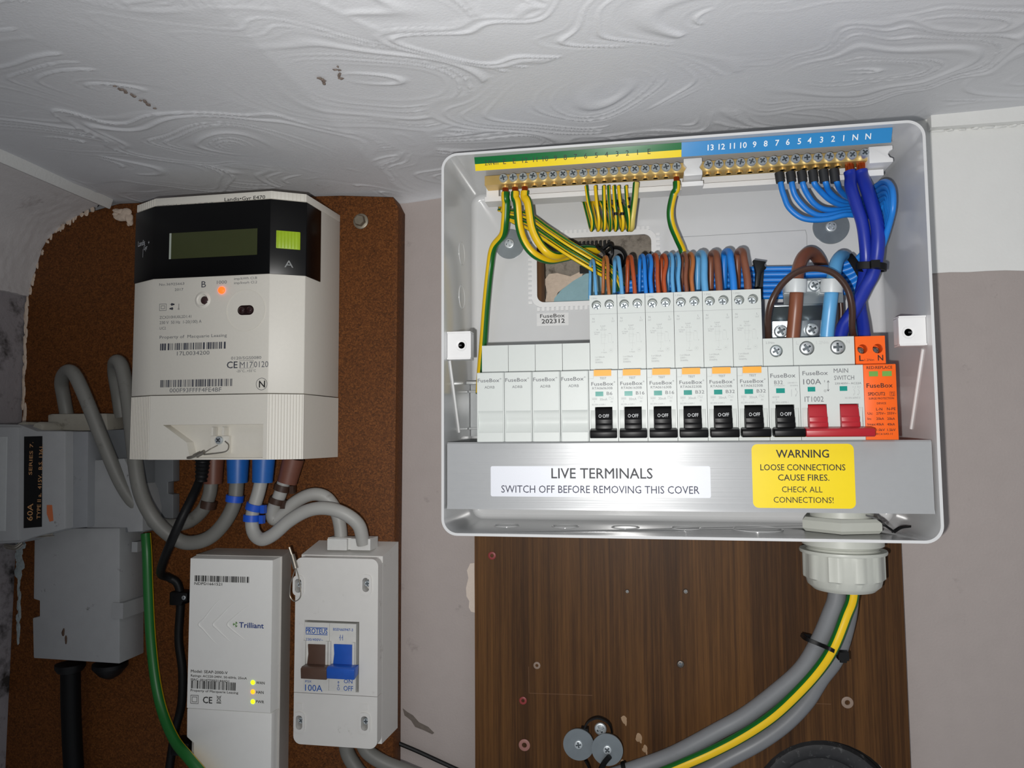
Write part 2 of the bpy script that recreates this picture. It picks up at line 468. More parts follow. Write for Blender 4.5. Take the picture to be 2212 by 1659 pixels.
m.ext([(x, z) for x, d, z in blue], 'd', 1, 8.4, mi=2)
struct(m, 'trim_3', [MORTAR, PLASTER, BLUEP])

# ceiling with combed plaster swirls
def zceil(x, d):
    z = np.interp(x, [-760, -420, -338, -133, -82, -50, 100, 316, 378, 760], [178, 166, 162, 156, 155, 158, 172, 188, 190, 198])
    return z - np.where(x < -40, 5*np.exp(-np.maximum(d, 0)/9), 0)*1.0 + .6*np.sin(x*.031+d*.02) + .5*np.sin(d*.05+x*.013)
def artex(X, D_):
    rs = np.random.RandomState(5)
    H = .25*np.sin(X*.11+1.5*np.sin(D_*.05))*np.sin(D_*.13)
    def wob(X, D_, k):
        return .16*np.sin(X*.045+k)+.13*np.sin(D_*.06+2*k)+.06*np.sin(X*.12+D_*.1+k*3)
    X, D_ = X+14*np.sin(D_*.025+X*.011)+6*np.sin(X*.05-D_*.04), D_+10*np.sin(X*.022+1)+5*np.sin(D_*.06+X*.03)
    strokes = []
    for _ in range(70):
        strokes.append((rs.uniform(-480, 440), rs.uniform(-10, 340), rs.uniform(60, 150), rs.uniform(26, 56), rs.uniform(-.75, .15), rs.uniform(5.0, 9.5), rs.uniform(0, 6.28), rs.uniform(.4, 1.0)))
    # big swirls placed where the photograph shows them
    for px, py, a, b_, rot, sp in ((250, 130, 190, 60, -.45, 9), (760, 130, 140, 56, -.5, 8.5), (1560, 70, 150, 50, -.25, 9), (2050, 100, 150, 44, -.1, 10), (130, 250, 130, 40, -.35, 9), (530, 265, 85, 48, -.35, 7), (1270, 200, 100, 50, -.4, 8), (1830, 190, 120, 42, .12, 7)):
        v = AF + AR*((px-1106)/FPX) - AU*((py-829.5)/FPX); t = (172-CZ)/v[2]
        strokes.append((CX+v[0]*t, CD-v[1]*t, a, b_, rot, sp, px*.1, 1.0))
    for cx, cd, a, b_, rot, sp, ph, am in strokes:
        u = (X-cx)*cos(rot)+(D_-cd)*sin(rot); w = -(X-cx)*sin(rot)+(D_-cd)*cos(rot)
        r = np.sqrt((u/a)**2+(w/b_)**2)*(1+wob(X, D_, ph)*.9)
        n = b_/sp
        t = (r*n+ph+.35*np.sin(r*n*2.3+ph)) % 1.0
        ridge = np.exp(-((t-.8)/.075)**2)*1.0+np.exp(-((t-.5)/.32)**2)*.22+.25*np.exp(-((t-.25)/.05)**2) - .15
        fade = .5+.5*np.sin(np.arctan2(w/b_, u/a)*1.0+ph*2)
        h = am*ridge*fade+.5*np.exp(-((r-1)/.05)**2)*fade
        mask = np.clip((1.06-r)/.07, 0, 1)
        mask = mask*mask*(3-2*mask)
        H = H*(1-mask)+h*mask
    return H*1.25
nx, nd = 760, 300
xs = np.linspace(-480, 440, nx); ds = np.concatenate([np.linspace(-2, 330, nd-6), np.array([400, 500, 620, 760, 900, 1100])])
X, D_ = np.meshgrid(xs, ds)
Z = zceil(X, D_)-artex(X, D_)*np.clip((D_-2)/14, 0, 1)
me = bpy.data.meshes.new('ceiling')
co = np.stack([X*S, -D_*S, (Z+Z0)*S], -1).reshape(-1, 3)
idx = np.arange(nx*nd).reshape(nd, nx)
q = np.stack([idx[:-1, :-1], idx[1:, :-1], idx[1:, 1:], idx[:-1, 1:]], -1).reshape(-1, 4)
me.from_pydata(co.tolist(), [], q.tolist()); me.polygons.foreach_set('use_smooth', [True]*len(q)); me.update()
me.materials.append(CEIL)
ceiling = bpy.data.objects.new('ceiling', me); COL.objects.link(ceiling); ceiling['kind'] = 'structure'
m = MB()                                             # dark marks and flaked spots on the ceiling
def ceil_pt(px, py, lift=.9):
    v = AF + AR*((px-1106)/FPX) - AU*((py-829.5)/FPX); z = 170
    for _ in range(6):
        t = (z-CZ)/v[2]; x, d = CX+v[0]*t, CD-v[1]*t; z = float(zceil(np.array(x), np.array(d)))-lift
    return (x, d, z)
for i, (a, b_) in enumerate((((252, 187), (285, 205)), ((285, 205), (335, 232)), ((690, 168), (702, 178)), ((728, 145), (735, 170)))):
    p0, p1 = ceil_pt(*a), ceil_pt(*b_)
    for k in range(7):
        t = k/6; c = [p0[j]*(1-t)+p1[j]*t for j in range(3)]
        m.blob((c[0]+rb.uniform(-1, 1), c[1]+rb.uniform(-2, 2), c[2]-.2), (rb.uniform(.5, 1.5), rb.uniform(.6, 1.6), .5), seed=i*9+k, sub=2)
struct(m, 'trim_4', mat('ceiling_scar', '7d7068', .8, var=.3, vs=600))

m = MB()                                             # batten along the ceiling over the white band
m.box(313.5, 760, 178.2, 189.5, -2, 9, bev=1.2)
for i in range(14): m.blob((320+i*8.3, 2.5, 177.6), (rb.uniform(2, 6), 1.5, .9), seed=i, sub=2)
struct(m, 'trim_1', [WHITE_PAINT])

m = MB()                                             # side wall: lower part and the coved plaster above it
m.box(-520, -419, -520, 84, -20, 700)
prof = [(-520, 82), (-414.5, 82), (-413, 92), (-408, 110), (-399, 130), (-387, 141), (-372, 149.5), (-356, 156), (-340, 162), (-336, 170), (-520, 185)]
b = bmesh.new(); rows = []
dd = [17+i*2.2 for i in range(18)]+[70, 100, 180, 300, 480, 700]
pf = [Vector((*p, 0)) for p in prof[1:9]]
pf = cm(pf, 6)
for d in dd:
    rows.append([b.verts.new(vec(p.x+rb.uniform(-.9, .9)*(1.6 if d < 19 else .4), d+(rb.uniform(-1.6, 1.6) if d < 19 else 0), p.y+rb.uniform(-.9, .9)*(1.6 if d < 19 else .4))) for p in pf])
for r0, r1 in zip(rows, rows[1:]):
    for k in range(len(pf)-1): b.faces.new((r0[k], r0[k+1], r1[k+1], r1[k]))
nb_ = [b.verts.new(vec(-520, 17, 82)), b.verts.new(vec(-520, 17, 190)), b.verts.new(vec(-336, 17, 175))]
b.faces.new(rows[0]+[nb_[2], nb_[1], nb_[0]])
lo = [b.verts.new(vec(-520, d, 82)) for d in dd]
for i in range(len(dd)-1): b.faces.new((rows[i][0], rows[i+1][0], lo[i+1], lo[i]))
m._merge(b, 1)
for i in range(26):                                  # crumbly rim where the plaster was cut round the chipboard
    k = rb.randrange(2, len(pf)-1); q = pf[k]
    m.blob((q.x+rb.uniform(.2, 1.2), 17.8, q.y+rb.uniform(-1.5, 0)), (rb.uniform(1, 2.2), rb.uniform(.6, 1.2), rb.uniform(1.4, 4)), seed=i+40, mi=2, sub=2)
for i in range(52):                                  # flaking strip down the corner
    z = 78-i*5.6
    x = -415.5+3.5*(i/46)+rb.uniform(-.8, .8)
    m.blob((x+rb.uniform(0, 1.5)*(1 if i > 16 else .3)-1.2, 18.0, z), (rb.uniform(1.0, 1.9)+(2.6 if 26 < i < 42 else 0), .9, rb.uniform(4, 7)), seed=i+90, mi=2 if i < 20 else 3, sub=2, amp=.4)
struct(m, 'wall_left', [DIRTY, mat('coved_white_paint', 'd2cecd', .6, var=.05, vs=60, bump=.2, bs=500, spec=.3, dirt='857b78', ds=30, dlo=.6, dhi=.85), PLASTER, mat('flaking_grey_paint', '8f9798', .7, var=.3, vs=300, bump=.6)])

m = MB()
a = ceil_pt(0, 318, 0); q = [( -345, 166), (-345, 156.5), (-337.5, 153.5), (-333, 166)]
m.ext(q, 'd', 19, 500, bev=1)
struct(m, 'trim_2', [WHITE_PAINT])

# ------------------------------------------------------------------ chipboard and what is on it
m = MB()
out = [(-421, -520), (-84.5, -520), (-84.5, -130), (-82.5, 140), (-87, 149), (-130, 153), (-200, 155.5), (-330, 158.5), (-372, 150), (-402, 130), (-416, 82)]
m.ext(out, 'd', .2, 18, bev=.5)
tag(m.build('chipboard_backboard', CHIP), 'brown chipboard backboard fixed behind the meter and fuse gear', 'board')

m = MB()
for i, (px, py, rx, rz) in enumerate(((268, 466, 7, 5), (281, 476, 3, 5.5), (258, 459, 6, 3))):
    x, z = P(px, py, 19); m.blob((x, 19.5, z), (rx, 2.5, rz), seed=i+3, sub=3, amp=.35)
tag(m.build('plaster_lump', PLASTER), 'crumbly pale plaster lump stuck to the chipboard beside the meter top', 'plaster')

x, z = P(778, 477, 20)
t = thing('hex_bolt', x, 18, z-6, 'rusty hexagon bolt with washer in the chipboard beside the meter', 'bolt')
m = MB(); m.lathe([(6.2, 0), (6.2, 1), (5.6, 1.4), (0, 1.4)], (x, 18, z), seg=28); m.build('washer', mat('old_zinc', '8e8678', .5, metal=.7, var=.2), t)
m = MB(); m.lathe([(4.6, 0), (4.6, 2.6), (4.0, 3.4), (0, 3.4)], (x, 19.4, z), seg=6, rot=.3); m.build('bolt_head', mat('old_bolt', '8a8172', .5, metal=.7, var=.25), t)

# ------------------------------------------------------------------ electricity meter
CREAM = mat('meter_cream_plastic', 'dcd8ce', .45, var=.03, vs=500, bump=.06, bs=2500)
SHIELD = mat('meter_black_window', '050506', .3, var=.1, spec=.25)
t = thing('electricity_meter', -202, 18, -56, 'cream electricity meter with black display band on the chipboard', 'meter')
FD, ED = 84, 72          # depth of the flat front and of the outer front edges
XL0, XL1, XR1, XR0 = -272.5, -248, -156, -134.5
def shell(g=0): return [(XL0+1+g*.2, 18.2), (XL0-g, ED), (XL1, FD+g), (XR1, FD+g), (XR0+g, ED), (XR0+g*.2+3.5, 18.2)]
m = MB()
m.ext(shell(), 'z', -9.6, 131, mi=0, bev=.5)
m.ext(shell(), 'z', 131.1, 136.8, mi=0, bev=.4)
for i in range(9):       # ribs at both ends of the top strip
    for (xa, da), (xb, db) in (((XL0, ED), (XL1, FD)), ((XR1, FD), (XR0, ED))):
        k = (i+.5)/9; xx, d2 = xa+(xb-xa)*k, da+(db-da)*k
        m.ext([(xx-.35, d2-.6), (xx+.35, d2-.6), (xx, d2+.3)], 'z', 131.3, 136.6)
m.build('body', CREAM, t)
m = MB(); m.ext([(p[0], p[1]) for p in ((XL0-.5, 40), (XL0-.6, ED+.2), (XL1, FD+.7), (XR1, FD+.7), (XR0+.6, ED+.2), (XR0+1.9, 50))], 'z', 76, 130.6, bev=.4)
band = m.build('display_band', SHIELD, t)
x0, z1 = P(366, 504, FD+1); x1, z0 = P(555, 550, FD+1)
m = MB(); m.quad(x0, x1, z0, z1, FD+.85); m.quad(x0, x0+1.6, z0, z1, FD+.9, 1)
m.build('display_screen', [mat('lcd_glass', '3a3f22', .18, var=.06), mat('lcd_edge', 'a9b0a6', .3)], band)
x0, z1 = P(600, 499, 81); x1, z0 = P(641, 536, 80)
m = MB()
ang = math.atan2(FD-ED, XR0-XR1)
def onch(x): return FD-(x-XR1)*(FD-ED)/(XR0-XR1)
m.ext([(x0, onch(x0)), (x1, onch(x1)), (x1, onch(x1)+1.6), (x0, onch(x0)+1.6)], 'z', z0, z1, bev=.3)
for i in range(7):
    xx = x0+(x1-x0)*(i+.5)/7; m.ext([(xx-.4, onch(xx)+1.4), (xx+.4, onch(xx)+1.4), (xx, onch(xx)+2.0)], 'z', z0+.4, z1-.4)
m.build('green_button', mat('lime_button', '9fbe1e', .45, var=.08), t)
# terminal cover with its sealed recess
m = MB()
def front(hole):
    b = MB(); b.plate([(XL1, -56.5), (XR1, -56.5), (XR1, -10.2), (XL1, -10.2)], [hole], FD-9, FD); return b
rec = [P(352, 918, FD), P(573, 916, FD), P(573, 987, FD), P(405, 990, FD)]
rec = [(rec[0][0], rec[0][1]), (rec[1][0]-1.5, rec[1][1]), (rec[1][0]-1.5, -55.2), (rec[0][0]+22, -55.2), (rec[0][0]+19, -44)]
m.plate([(XL1, -56.5), (XR1, -56.5), (XR1, -10.2), (XL1, -10.2)], [rec], FD-9, FD)
m.ext([(XL1, 18.2), (XR1, 18.2), (XR1, FD-8.9), (XL1, FD-8.9)], 'z', -56.4, -10.2)
m.ext([(XL0+1, 18.2), (XL0, ED), (XL1, FD), (XL1, 18.2)], 'z', -56.5, -10.2)
m.ext([(XR0+3.5, 18.2), (XR0, ED), (XR1, FD), (XR1, 18.2)], 'z', -56.5, -10.2)
for i in range(12):
    for (xa, da), (xb, db) in (((XL0, ED), (XL1, FD)), ((XR1, FD), (XR0, ED))):
        k = (i+.5)/12; xx, d2 = xa+(xb-xa)*k, da+(db-da)*k
        m.ext([(xx-.55, d2-.6), (xx+.55, d2-.6), (xx, d2+.45)], 'z', -56.4, -10.4)
xs_, zs_ = P(474, 951, FD-5)
m.box(xs_-7, xs_+7, zs_-9, zs_+3, FD-9.2, FD-5.5, bev=1.5)
for s_ in (-1, 1): m.box(xs_+s_*4.2-.7, xs_+s_*4.2+.7, zs_+3.5, zs_+9.5, FD-9, FD-2.5, bev=.2)
tc = m.build('terminal_cover', CREAM, t)
m = MB(); m.screw((xs_, FD-5.4, zs_), 3.0, 2.2, rot=.8); m.build('sealing_screw', [ZINC, SLOT], tc)
m = MB(); WIRE = mat('seal_wire', '9a948a', .4, metal=.8, var=.2)
m.tube(PL((486, 953, 81), (494, 962, 82), (488, 975, 84), (460, 980, 85.5), (440, 982, 86)), .45, 6)
m.tube(PL((470, 962, 82), (455, 970, 85), (440, 979, 86)), .4, 6)
m.tube(PL((441, 976, 86), (425, 985, 86)), 1.5, 8, smooth=0); m.tube(PL((432, 977, 86.2), (418, 984, 86.2)), .9, 8, smooth=0)
for k in range(3): m.tube(PL((424, 983+k, 86), (412, 986+2*k, 86), (404, 988+k, 85.6)), .5, 6)
m.build('seal', WIRE, t)
# optical port, push button B and lamp
x, z = P(531, 670, FD)
m = MB(); m.lathe([(15.2, 0), (15.2, .35), (14.8, .35), (14.8, .05), (0, .05)], (x, FD, z), seg=48); m.build('optical_port_ring', CREAM, t)
m = MB(); m.ext(rrect(x-6.2, x+6.2, z-3.5, z+3.5, 3.4), 'd', FD-.5, FD+.25)
op = m.build('optical_port', mat('dark_red_window', '1a0505', .15), t)
m = MB()
for s_ in (-1, 1): m.lathe([(2.6, 0), (2.2, .8), (1.2, 1.3), (0, 1.5)], (x+s_*3.0, FD+.2, z), seg=16)
m.build('lens', mat('smoked_lens', '2a1414', .08), op)
x, z = P(438, 648, FD)
m = MB(); m.lathe([(6.2, 0), (5.6, .5), (4.4, .9), (3.6, .2), (0, .2)], (x, FD, z), seg=28); m.build('button_surround', CREAM, t)
x, z = P(443, 649, FD)
m = MB(); m.lathe([(2.9, 0), (2.9, .9), (1.8, 1.6), (0, 1.8)], (x, FD, z), seg=18); m.build('push_button', mat('dark_button', '3a2626', .2), t)
x, z = P(479, 627, FD)
m = MB(); m.lathe([(2.7, 0), (2.4, 1), (1.3, 1.6), (0, 1.8)], (x, FD, z), seg=18); m.build('status_lamp', mat('red_lamp', 'ff4018', .3, emit='ff4a14', es=3.2), t)
# printing
m = MB(); C3, C4 = (270, 390, 4.337), (270, 590, 3.949); d = FD+.75
x_, z_ = P(340, 447, FD)
tx(m, C3, 'Landis•Gyr E470', 932, 195, 1312, 36, FD+.15, 0, .012)
tx(m, C3, 'Landis+Gyr Ltd', 308, 246, 484, 18, FD+.15, 1); tx(m, C3, 'Peterborough, PE6 3FR, UK', 522, 236, 828, 18, FD+.15, 1)
d = FD+.15
for s_, a_, b_, c_, h_, k_ in (('No.36925663', 292, 108, 505, 22, 1), ('2017', 424, 152, 497, 24, 1), ('B', 652, 122, 690, 58, 3), ('1000', 784, 92, 868, 30, 1), ('imp/kWh Cl.B', 930, 58, 1126, 22, 1), ('imp/kvarh Cl.2', 930, 94, 1126, 22, 1),
    ('ZCX310HU0L2D1.41', 295, 390, 565, 26, 1), ('230 V  50 Hz  1-20(100) A', 295, 436, 652, 28, 1), ('UC2', 295, 482, 348, 24, 1), ('Property of  Macquarie Leasing', 295, 560, 868, 28, 1), ('17L0034200', 443, 702, 720, 36, 1),
    ('0120/SGS0080', 905, 738, 1162, 26, 1), ('CE', 868, 812, 958, 60, 3), ('M17', 980, 808, 1090, 54, 1), ('0120', 1100, 804, 1222, 54, 1), ('-25°C...+55°C', 950, 846, 1116, 22, 1), ('000F93FFFF4FE4BF', 380, 1018, 822, 38, 1), ('N', 1142, 976, 1192, 60, 0)):
    tx(m, C4, s_, a_, b_, c_, h_, d, k_, .03 if k_ == 0 else (.02 if s_ == 'CE' else 0))
def q4(cx, cy, k=FD): return P(270+cx/3.949, 590+cy/3.949, k)
for p_, q_, sd_, n_ in (((300, 660), (860, 585), 5, 71), ((302, 975), (916, 900), 6, 91)):
    (xa, za), (xb, zb) = q4(*p_), q4(*q_); mb_ = MB(); mb_.bars(xa, xb, za, zb, d, sd_, 0, n_); mb_.build('barcode', mat('dark_blue_grey_print', '3e414c', .6), t)
(xa, za), (xb, zb) = q4(295, 320), q4(354, 262); m.rectline(xa, xb, za, zb, .3, d, 1); m.rectline(xa+1.3, xb-1.3, za+1.3, zb-1.3, .3, d, 1)
(xa, za), (xb, zb) = q4(978, 812), q4(1096, 744); m.rectline(xa, xb, za, zb, .2, d, 1)
xc, zc = q4(1166, 946); m.line(circ(xc, zc, 4.2, 32), .3, d, 3, True)
for yy, s_ in ((267, 1), (303, -1)):
    xa, za = q4(402, yy); m.line([(xa-1.8*1, za), (xa+1, za)], .25, d, 3)
    m.line([(xa-s_*.5, za+.7), (xa+s_*2.0, za), (xa-s_*.5, za-.7)], .7, d, 3, True)
xa, za = q4(459, 300); m.line([(xa, za), (xa, za+3.4)], .3, d, 3); m.line(circ(xa, za-.5, .5, 10), .25, d, 3, True)
m.build('lettering', [INK, GREYINK, PALEINK, mat('dark_blue_grey_print', '3e414c', .6)], t)
m = MB(); xl = -263.5; dl = lambda x: ED+(x-XL0)*(FD-ED)/(XL1-XL0)
# logo on the slanted left facet of the display band
def facet_text(m, s_, x0, z0, h, wd, mi):
    V, F_, wid = glyphs(s_, 0); k = wd/wid; b = bmesh.new()
    vs = [b.verts.new(vec(x0+a*k, dl(x0+a*k)+.95, z0+e*h)) for a, e in V]
    for f in F_: b.faces.new([vs[i] for i in f])
    me = bpy.data.meshes.new('tmp'); b.to_mesh(me); b.free(); m.bm.from_mesh(me)
xa, za = P(298, 533, 75); facet_text(m, 'Landis', xa, za, 4.0, 9.0, 0)
xa, za = P(312, 542, 77); facet_text(m, 'Gyr', xa+.6, za, 3.6, 4.6, 0); facet_text(m, '+', P(326, 529, 78)[0], P(326, 531, 78)[1], 3, 1.8, 0)
facet_text(m, 'l', xa-.4, P(311, 557, 77)[1], 6.4, .32, 0)
m.build('logo', mat('white_print', 'c9ccd0', .6), band); m = MB()
xa, za = P(614, 577, 80)
V, F_, wid = glyphs('A', 0); k = 5.4/wid; b = bmesh.new()
vs = [b.verts.new(vec(xa+a*k, onch(xa+a*k)+.8, za+e*5)) for a, e in V]
for f in F_: b.faces.new([vs[i] for i in f])
me = bpy.data.meshes.new('tmp'); b.to_mesh(me); b.free(); m.bm.from_mesh(me)
m.build('button_letter', mat('grey_band_print', '8a8c8c', .6), band)

# ------------------------------------------------------------------ old service fuse, lower left
GREYF = mat('old_grey_casing', '98999a', .55, var=.06, vs=120, dirt='3d3a36', ds=90, dlo=.64, dhi=.74, bump=.1)
GREYM = mat('mid_grey_casing', '85878a', .55, var=.08, vs=120, dirt='3d3a36', ds=60, dlo=.62, dhi=.74)
GREYD = mat('dark_grey_casing', '6a6d70', .55, var=.08, vs=120)
def pr(mb, pts, d0, d1, bev=.8, mi=0):
    """prism from pixel corners read at depth d1"""
    mb.ext([P(px, py, d1) for px, py in pts], 'd', d0, d1, bev=bev, mi=mi)
t = thing('service_fuse', -385, 18, -118, 'grey service fuse carrier with black 60A label by the corner', 'fuse')
m = MB(); pr(m, ((188, 931), (312, 925), (312, 1150), (180, 1150)), 18.2, 40); pr(m, ((305, 996), (374, 990), (374, 1040), (362, 1042), (362, 1066), (374, 1068), (374, 1122), (305, 1128)), 18.2, 27)
m.build('base', GREYD, t)
m = MB(); pr(m, ((103, 896), (112, 894), (230, 893), (233, 930), (103, 932)), 18.2, 38, 1)
for px in (62, 98): m.lathe([(0, 18), (5, 18), (5, 56), (4, 58), (0, 58)], (P(px, 922, 50)[0], 0, P(px, 925, 50)[1]), (0, 1, 0), 20)
m.build('top_block', mat('cream_grey_casing', '9b978c', .6, var=.1, dirt='5a554b', ds=70), t)
m = MB(); pr(m, ((139, 932), (190, 932), (188, 1139), (139, 1143)), 18.2, 58)
m.build('carrier_side', GREYM, t)
m = MB()
pr(m, ((-70, 915), (42, 917), (80, 931), (141, 931), (141, 1143), (75, 1160), (40, 1173), (-70, 1178)), 18.2, 66, 1.2)
pr(m, ((-70, 922), (40, 922), (39, 1168), (-70, 1172)), 60, 69, .8)
pr(m, ((-50, 943), (15, 943), (11, 1148), (-50, 1148)), 66, 69.6, .5, 1)
m.build('fuse_carrier', [GREYF, mat('pale_grip', 'a9abab', .4)], t)
m = MB(); pr(m, ((183, 995), (268, 990), (300, 1060), (308, 1100), (308, 1148), (276, 1150), (274, 1140), (186, 1140), (186, 1062), (183, 1060)), 18.2, 50, .8)
m.build('terminal_box', GREYF, t)
m = MB(); pr(m, ((52, 943), (91, 942), (90, 1138), (51, 1141)), 66.05, 66.35, 0)
lab = m.build('rating_label', BLACK, t)
m = MB(); GOLD = mat('gold_print', 'b98a5c', .5)
def vtext(s_, px, py0, py1, capx, d=66.5, bold=.01):
    x, z0 = P(px, py0, d); _, z1 = P(px, py1, d)
    m.text(s_, x, z0, capx*mmpp(d), d, w=z1-z0, rot=pi/2, bold=bold)
vtext('60A', 70, 1125, 1088, 15); vtext('SERIES 7.', 69, 1026, 955, 9); vtext('TYPE II a.  415V.  B.S. 1361.', 87, 1121, 960, 10)
m.build('lettering', GOLD, lab)
m = MB(); pr(m, ((101, 1091), (112, 1091), (115, 1125), (107, 1127), (101, 1110)), 66.02, 66.3, 0); m.build('orange_sticker', mat('orange_sticker', 'b8643c', .6), t)
m = MB()
for i, q in enumerate((((10, 1180, 62), (32, 1183, 62), (48, 1172, 60)), ((70, 1157, 62), (95, 1155, 60), (114, 1154, 56)))):
    m.tube(PL(*q), 1.1, 8); m.tube(PL(*[(a, b_-4, c) for a, b_, c in q]), .7, 8)
    m.tube(PL(*[(a+3, b_+4, c) for a, b_, c in q]), .5, 6)
m.build('wire_seal', WIRE, t)

t = thing('cable_service_box', -320, 18, -218, 'grey cable termination box under the service fuse with black mains cable', 'box')
m = MB()
pr(m, ((74, 1150), (80, 1142), (258, 1140), (258, 1434), (72, 1422), (70, 1335), (85, 1332), (85, 1298), (72, 1294)), 18.2, 47, .9)
x0, z1 = P(243, 1302, 48); x1, z0 = P(262, 1337, 48); m.box(x0, x1+1.2, z0, z1, 18.3, 47.9, bev=.5)
x0, z1 = P(275, 1172, 40); m.box(x0+1, x0+6, z1-8, z1, 20, 36, bev=.5)
m.build('casing', GREYF, t)
m = MB(); x, z = P(152, 1432, 34)
m.lathe([(0, 0), (11, 0), (11, -3), (9, -6), (0, -6)], (x, 34, z-.5), (0, 0, 1), 24)
x, z = P(238, 1432, 32); m.lathe([(0, 0), (13, 0), (13, -3), (8, -9), (3, -12), (0, -12)], (x, 32, z), (0, 0, 1), 24)
m.build('cable_boot', BLACK, t)
m = MB(); m.blob((P(137, 1366, 47)[0], 47.2, P(137, 1366, 47)[1]), (1.2, .6, 3), 3, sub=2); m.blob((P(143, 1383, 47)[0], 47.2, P(143, 1383, 47)[1]), (.9, .5, 3.4), 4, sub=2)
m.build('paint_chip', mat('brown_chip', '4a3527', .8), t)
m = MB(); m.tube(PL((152, 1440, 34), (153, 1520, 33), (156, 1600, 32), (162, 1720, 31), (166, 1900, 31), (170, 2100, 31)), 7.2, 18)
tag(m.build('mains_cable', mat('mains_cable_black', '0c0c0d', .55, var=.3, spec=.2)), 'thick black mains cable running down from the cable termination box', 'cable')

# ------------------------------------------------------------------ cables on the left
GSH = mat('grey_sheath_old', '73726d', .5, var=.08, vs=90, dirt='4a4640', ds=60, dlo=.6, dhi=.78)
LSH = mat('light_grey_sheath', 'a3a29e', .48, var=.06, vs=90, dirt='6a655d', ds=60, dlo=.64, dhi=.8)
BLS = mat('blue_sleeve', '1d5fae', .4, var=.1); BRS = mat('brown_sleeve', '6e4436', .45, var=.1)
BLT = mat('blue_clip', '1a52c0', .4); BRT = mat('brown_clip', '3d2a20', .4)
def sleeve(par, name, pts, r, mt, flare=1.12):
    m = MB(); m.tube(PL(*pts), lambda k: r*(flare if k < .12 else 1.0), 18, smooth=4); return m.build(name, mt, par)
def collar(par, name, p, q, r, mt, clip=None):
    m = MB(); m.tube(PL(p, q), r, 18, smooth=0)
    if clip:
        a, b_, c = PT(*clip); m.box(a-1.6, a+1.6, c-3, c+3, b_-2, b_+2, bev=.5)
    return m.build(name, mt, par)
def cable(name, label, pts, r, mt, seg=16, cat='cable', base=None):
    t = thing(name, *PT(*pts[len(pts)//2]), label, cat)
    m = MB(); m.tube(PL(*pts), r, seg); m.build('sheath', mt, t); return t

t = cable('meter_tail', 'old grey cable hooping over from the cut-out top, hanging behind the black lead', ((146, 905, 30), (138, 860, 34), (133, 825, 40), (143, 803, 50), (160, 808, 57), (185, 860, 58), (225, 960, 54), (265, 1050, 49), (310, 1110, 43), (350, 1133, 38), (400, 1130, 36), (435, 1105, 36), (452, 1070, 36), (457, 1030, 36)), 5.2, GSH)
sleeve(t, 'sleeve', ((462, 988, 36), (460, 1045, 36)), 7, BRS); collar(t, 'collar', (452, 1082, 36), (448, 1098, 36), 6.2, BRT)
t = cable('meter_tail', 'old grey cable looping beside the meter edge to the darker blue-sleeved terminal', ((262, 900, 24), (255, 850, 28), (248, 805, 36), (250, 782, 46), (262, 790, 52), (275, 850, 55), (287, 950, 60), (300, 1050, 62), (325, 1110, 62), (360, 1150, 56), (400, 1172, 51), (445, 1165, 49), (480, 1135, 48), (505, 1090, 47), (512, 1040, 46)), 5.4, GSH)
sleeve(t, 'sleeve', ((514, 990, 46), (513, 1043, 46)), 7.4, BLS); collar(t, 'collar', (508, 1070, 47), (506, 1084, 47), 6.6, BLT)
t = cable('meter_tail', 'light grey cable from blue-sleeved meter terminal with two blue collars to the isolator', ((565, 1035, 52), (558, 1065, 53), (549, 1095, 54), (544, 1120, 55), (548, 1150, 56), (565, 1165, 57), (590, 1155, 57), (625, 1125, 56), (665, 1103, 55), (705, 1098, 54), (745, 1110, 52), (775, 1135, 48), (785, 1175, 44)), 4.9, LSH)
sleeve(t, 'sleeve', ((570, 990, 52), (567, 1042, 52)), 7.4, BLS)
collar(t, 'collar', (551, 1088, 54), (547, 1102, 54), 6.1, BLT, (569, 1100, 54)); collar(t, 'collar', (544, 1112, 55), (543, 1126, 55), 6.1, BLT, (566, 1122, 55))
t = cable('meter_tail', 'light grey cable from brown-sleeved meter terminal with two brown collars to the isolator', ((615, 1035, 46), (604, 1070, 46), (592, 1095, 45), (588, 1112, 44), (594, 1122, 43), (610, 1110, 42), (640, 1083, 41), (675, 1068, 40), (705, 1075, 38), (726, 1105, 36), (735, 1140, 35), (737, 1175, 35)), 4.9, LSH)
sleeve(t, 'sleeve', ((634, 990, 46), (620, 1043, 46)), 7.2, BRS)
collar(t, 'collar', (611, 1047, 46), (607, 1060, 46), 6.1, BRT, (632, 1058, 46)); collar(t, 'collar', (600, 1076, 46), (596, 1088, 46), 6.0, BRT, (612, 1090, 46))

BLK = mat('black_rubber', '131314', .5, var=.25, spec=.25)
t = cable('signal_lead', 'thin black lead dropping from the meter underside past the communications hub', ((436, 1005, 50), (430, 1040, 50), (412, 1080, 62), (392, 1120, 69), (370, 1170, 68), (352, 1215, 52), (348, 1240, 38), (366, 1248, 30), (384, 1262, 27), (390, 1300, 26), (386, 1380, 26), (394, 1450, 26), (392, 1520, 26), (378, 1580, 26), (366, 1660, 26), (360, 1720, 26), (352, 1900, 26), (350, 2100, 26)), 3.2, BLK)
m = MB(); m.tube(PL((438, 985, 50), (437, 1010, 50), (434, 1040, 50)), lambda k: 5.6-1.4*k+.5*sin(k*40), 16, smooth=10); m.build('strain_relief', BLK, t)
def clip(px, py, d, label):
    t = thing('cable_clip', *PT(px, py, d), label, 'clip'); m = MB()
    x, z = P(px, py, d)
    m.ext([(x-5.5, z-5.6), (x+5.5, z-5.6), (x+5.5, z-2.5), (x+10, z-2), (x+10, z+4.5), (x+5.5, z+5), (x-5.5, z+5)], 'd', 18.1, d+5, bev=1.2)
    m.build('saddle', BLACK, t); m = MB(); m.screw((x+7.6, d+5, z+1), 1.7, 1, rot=.3); m.build('nail_head', [ZINC, SLOT], t)
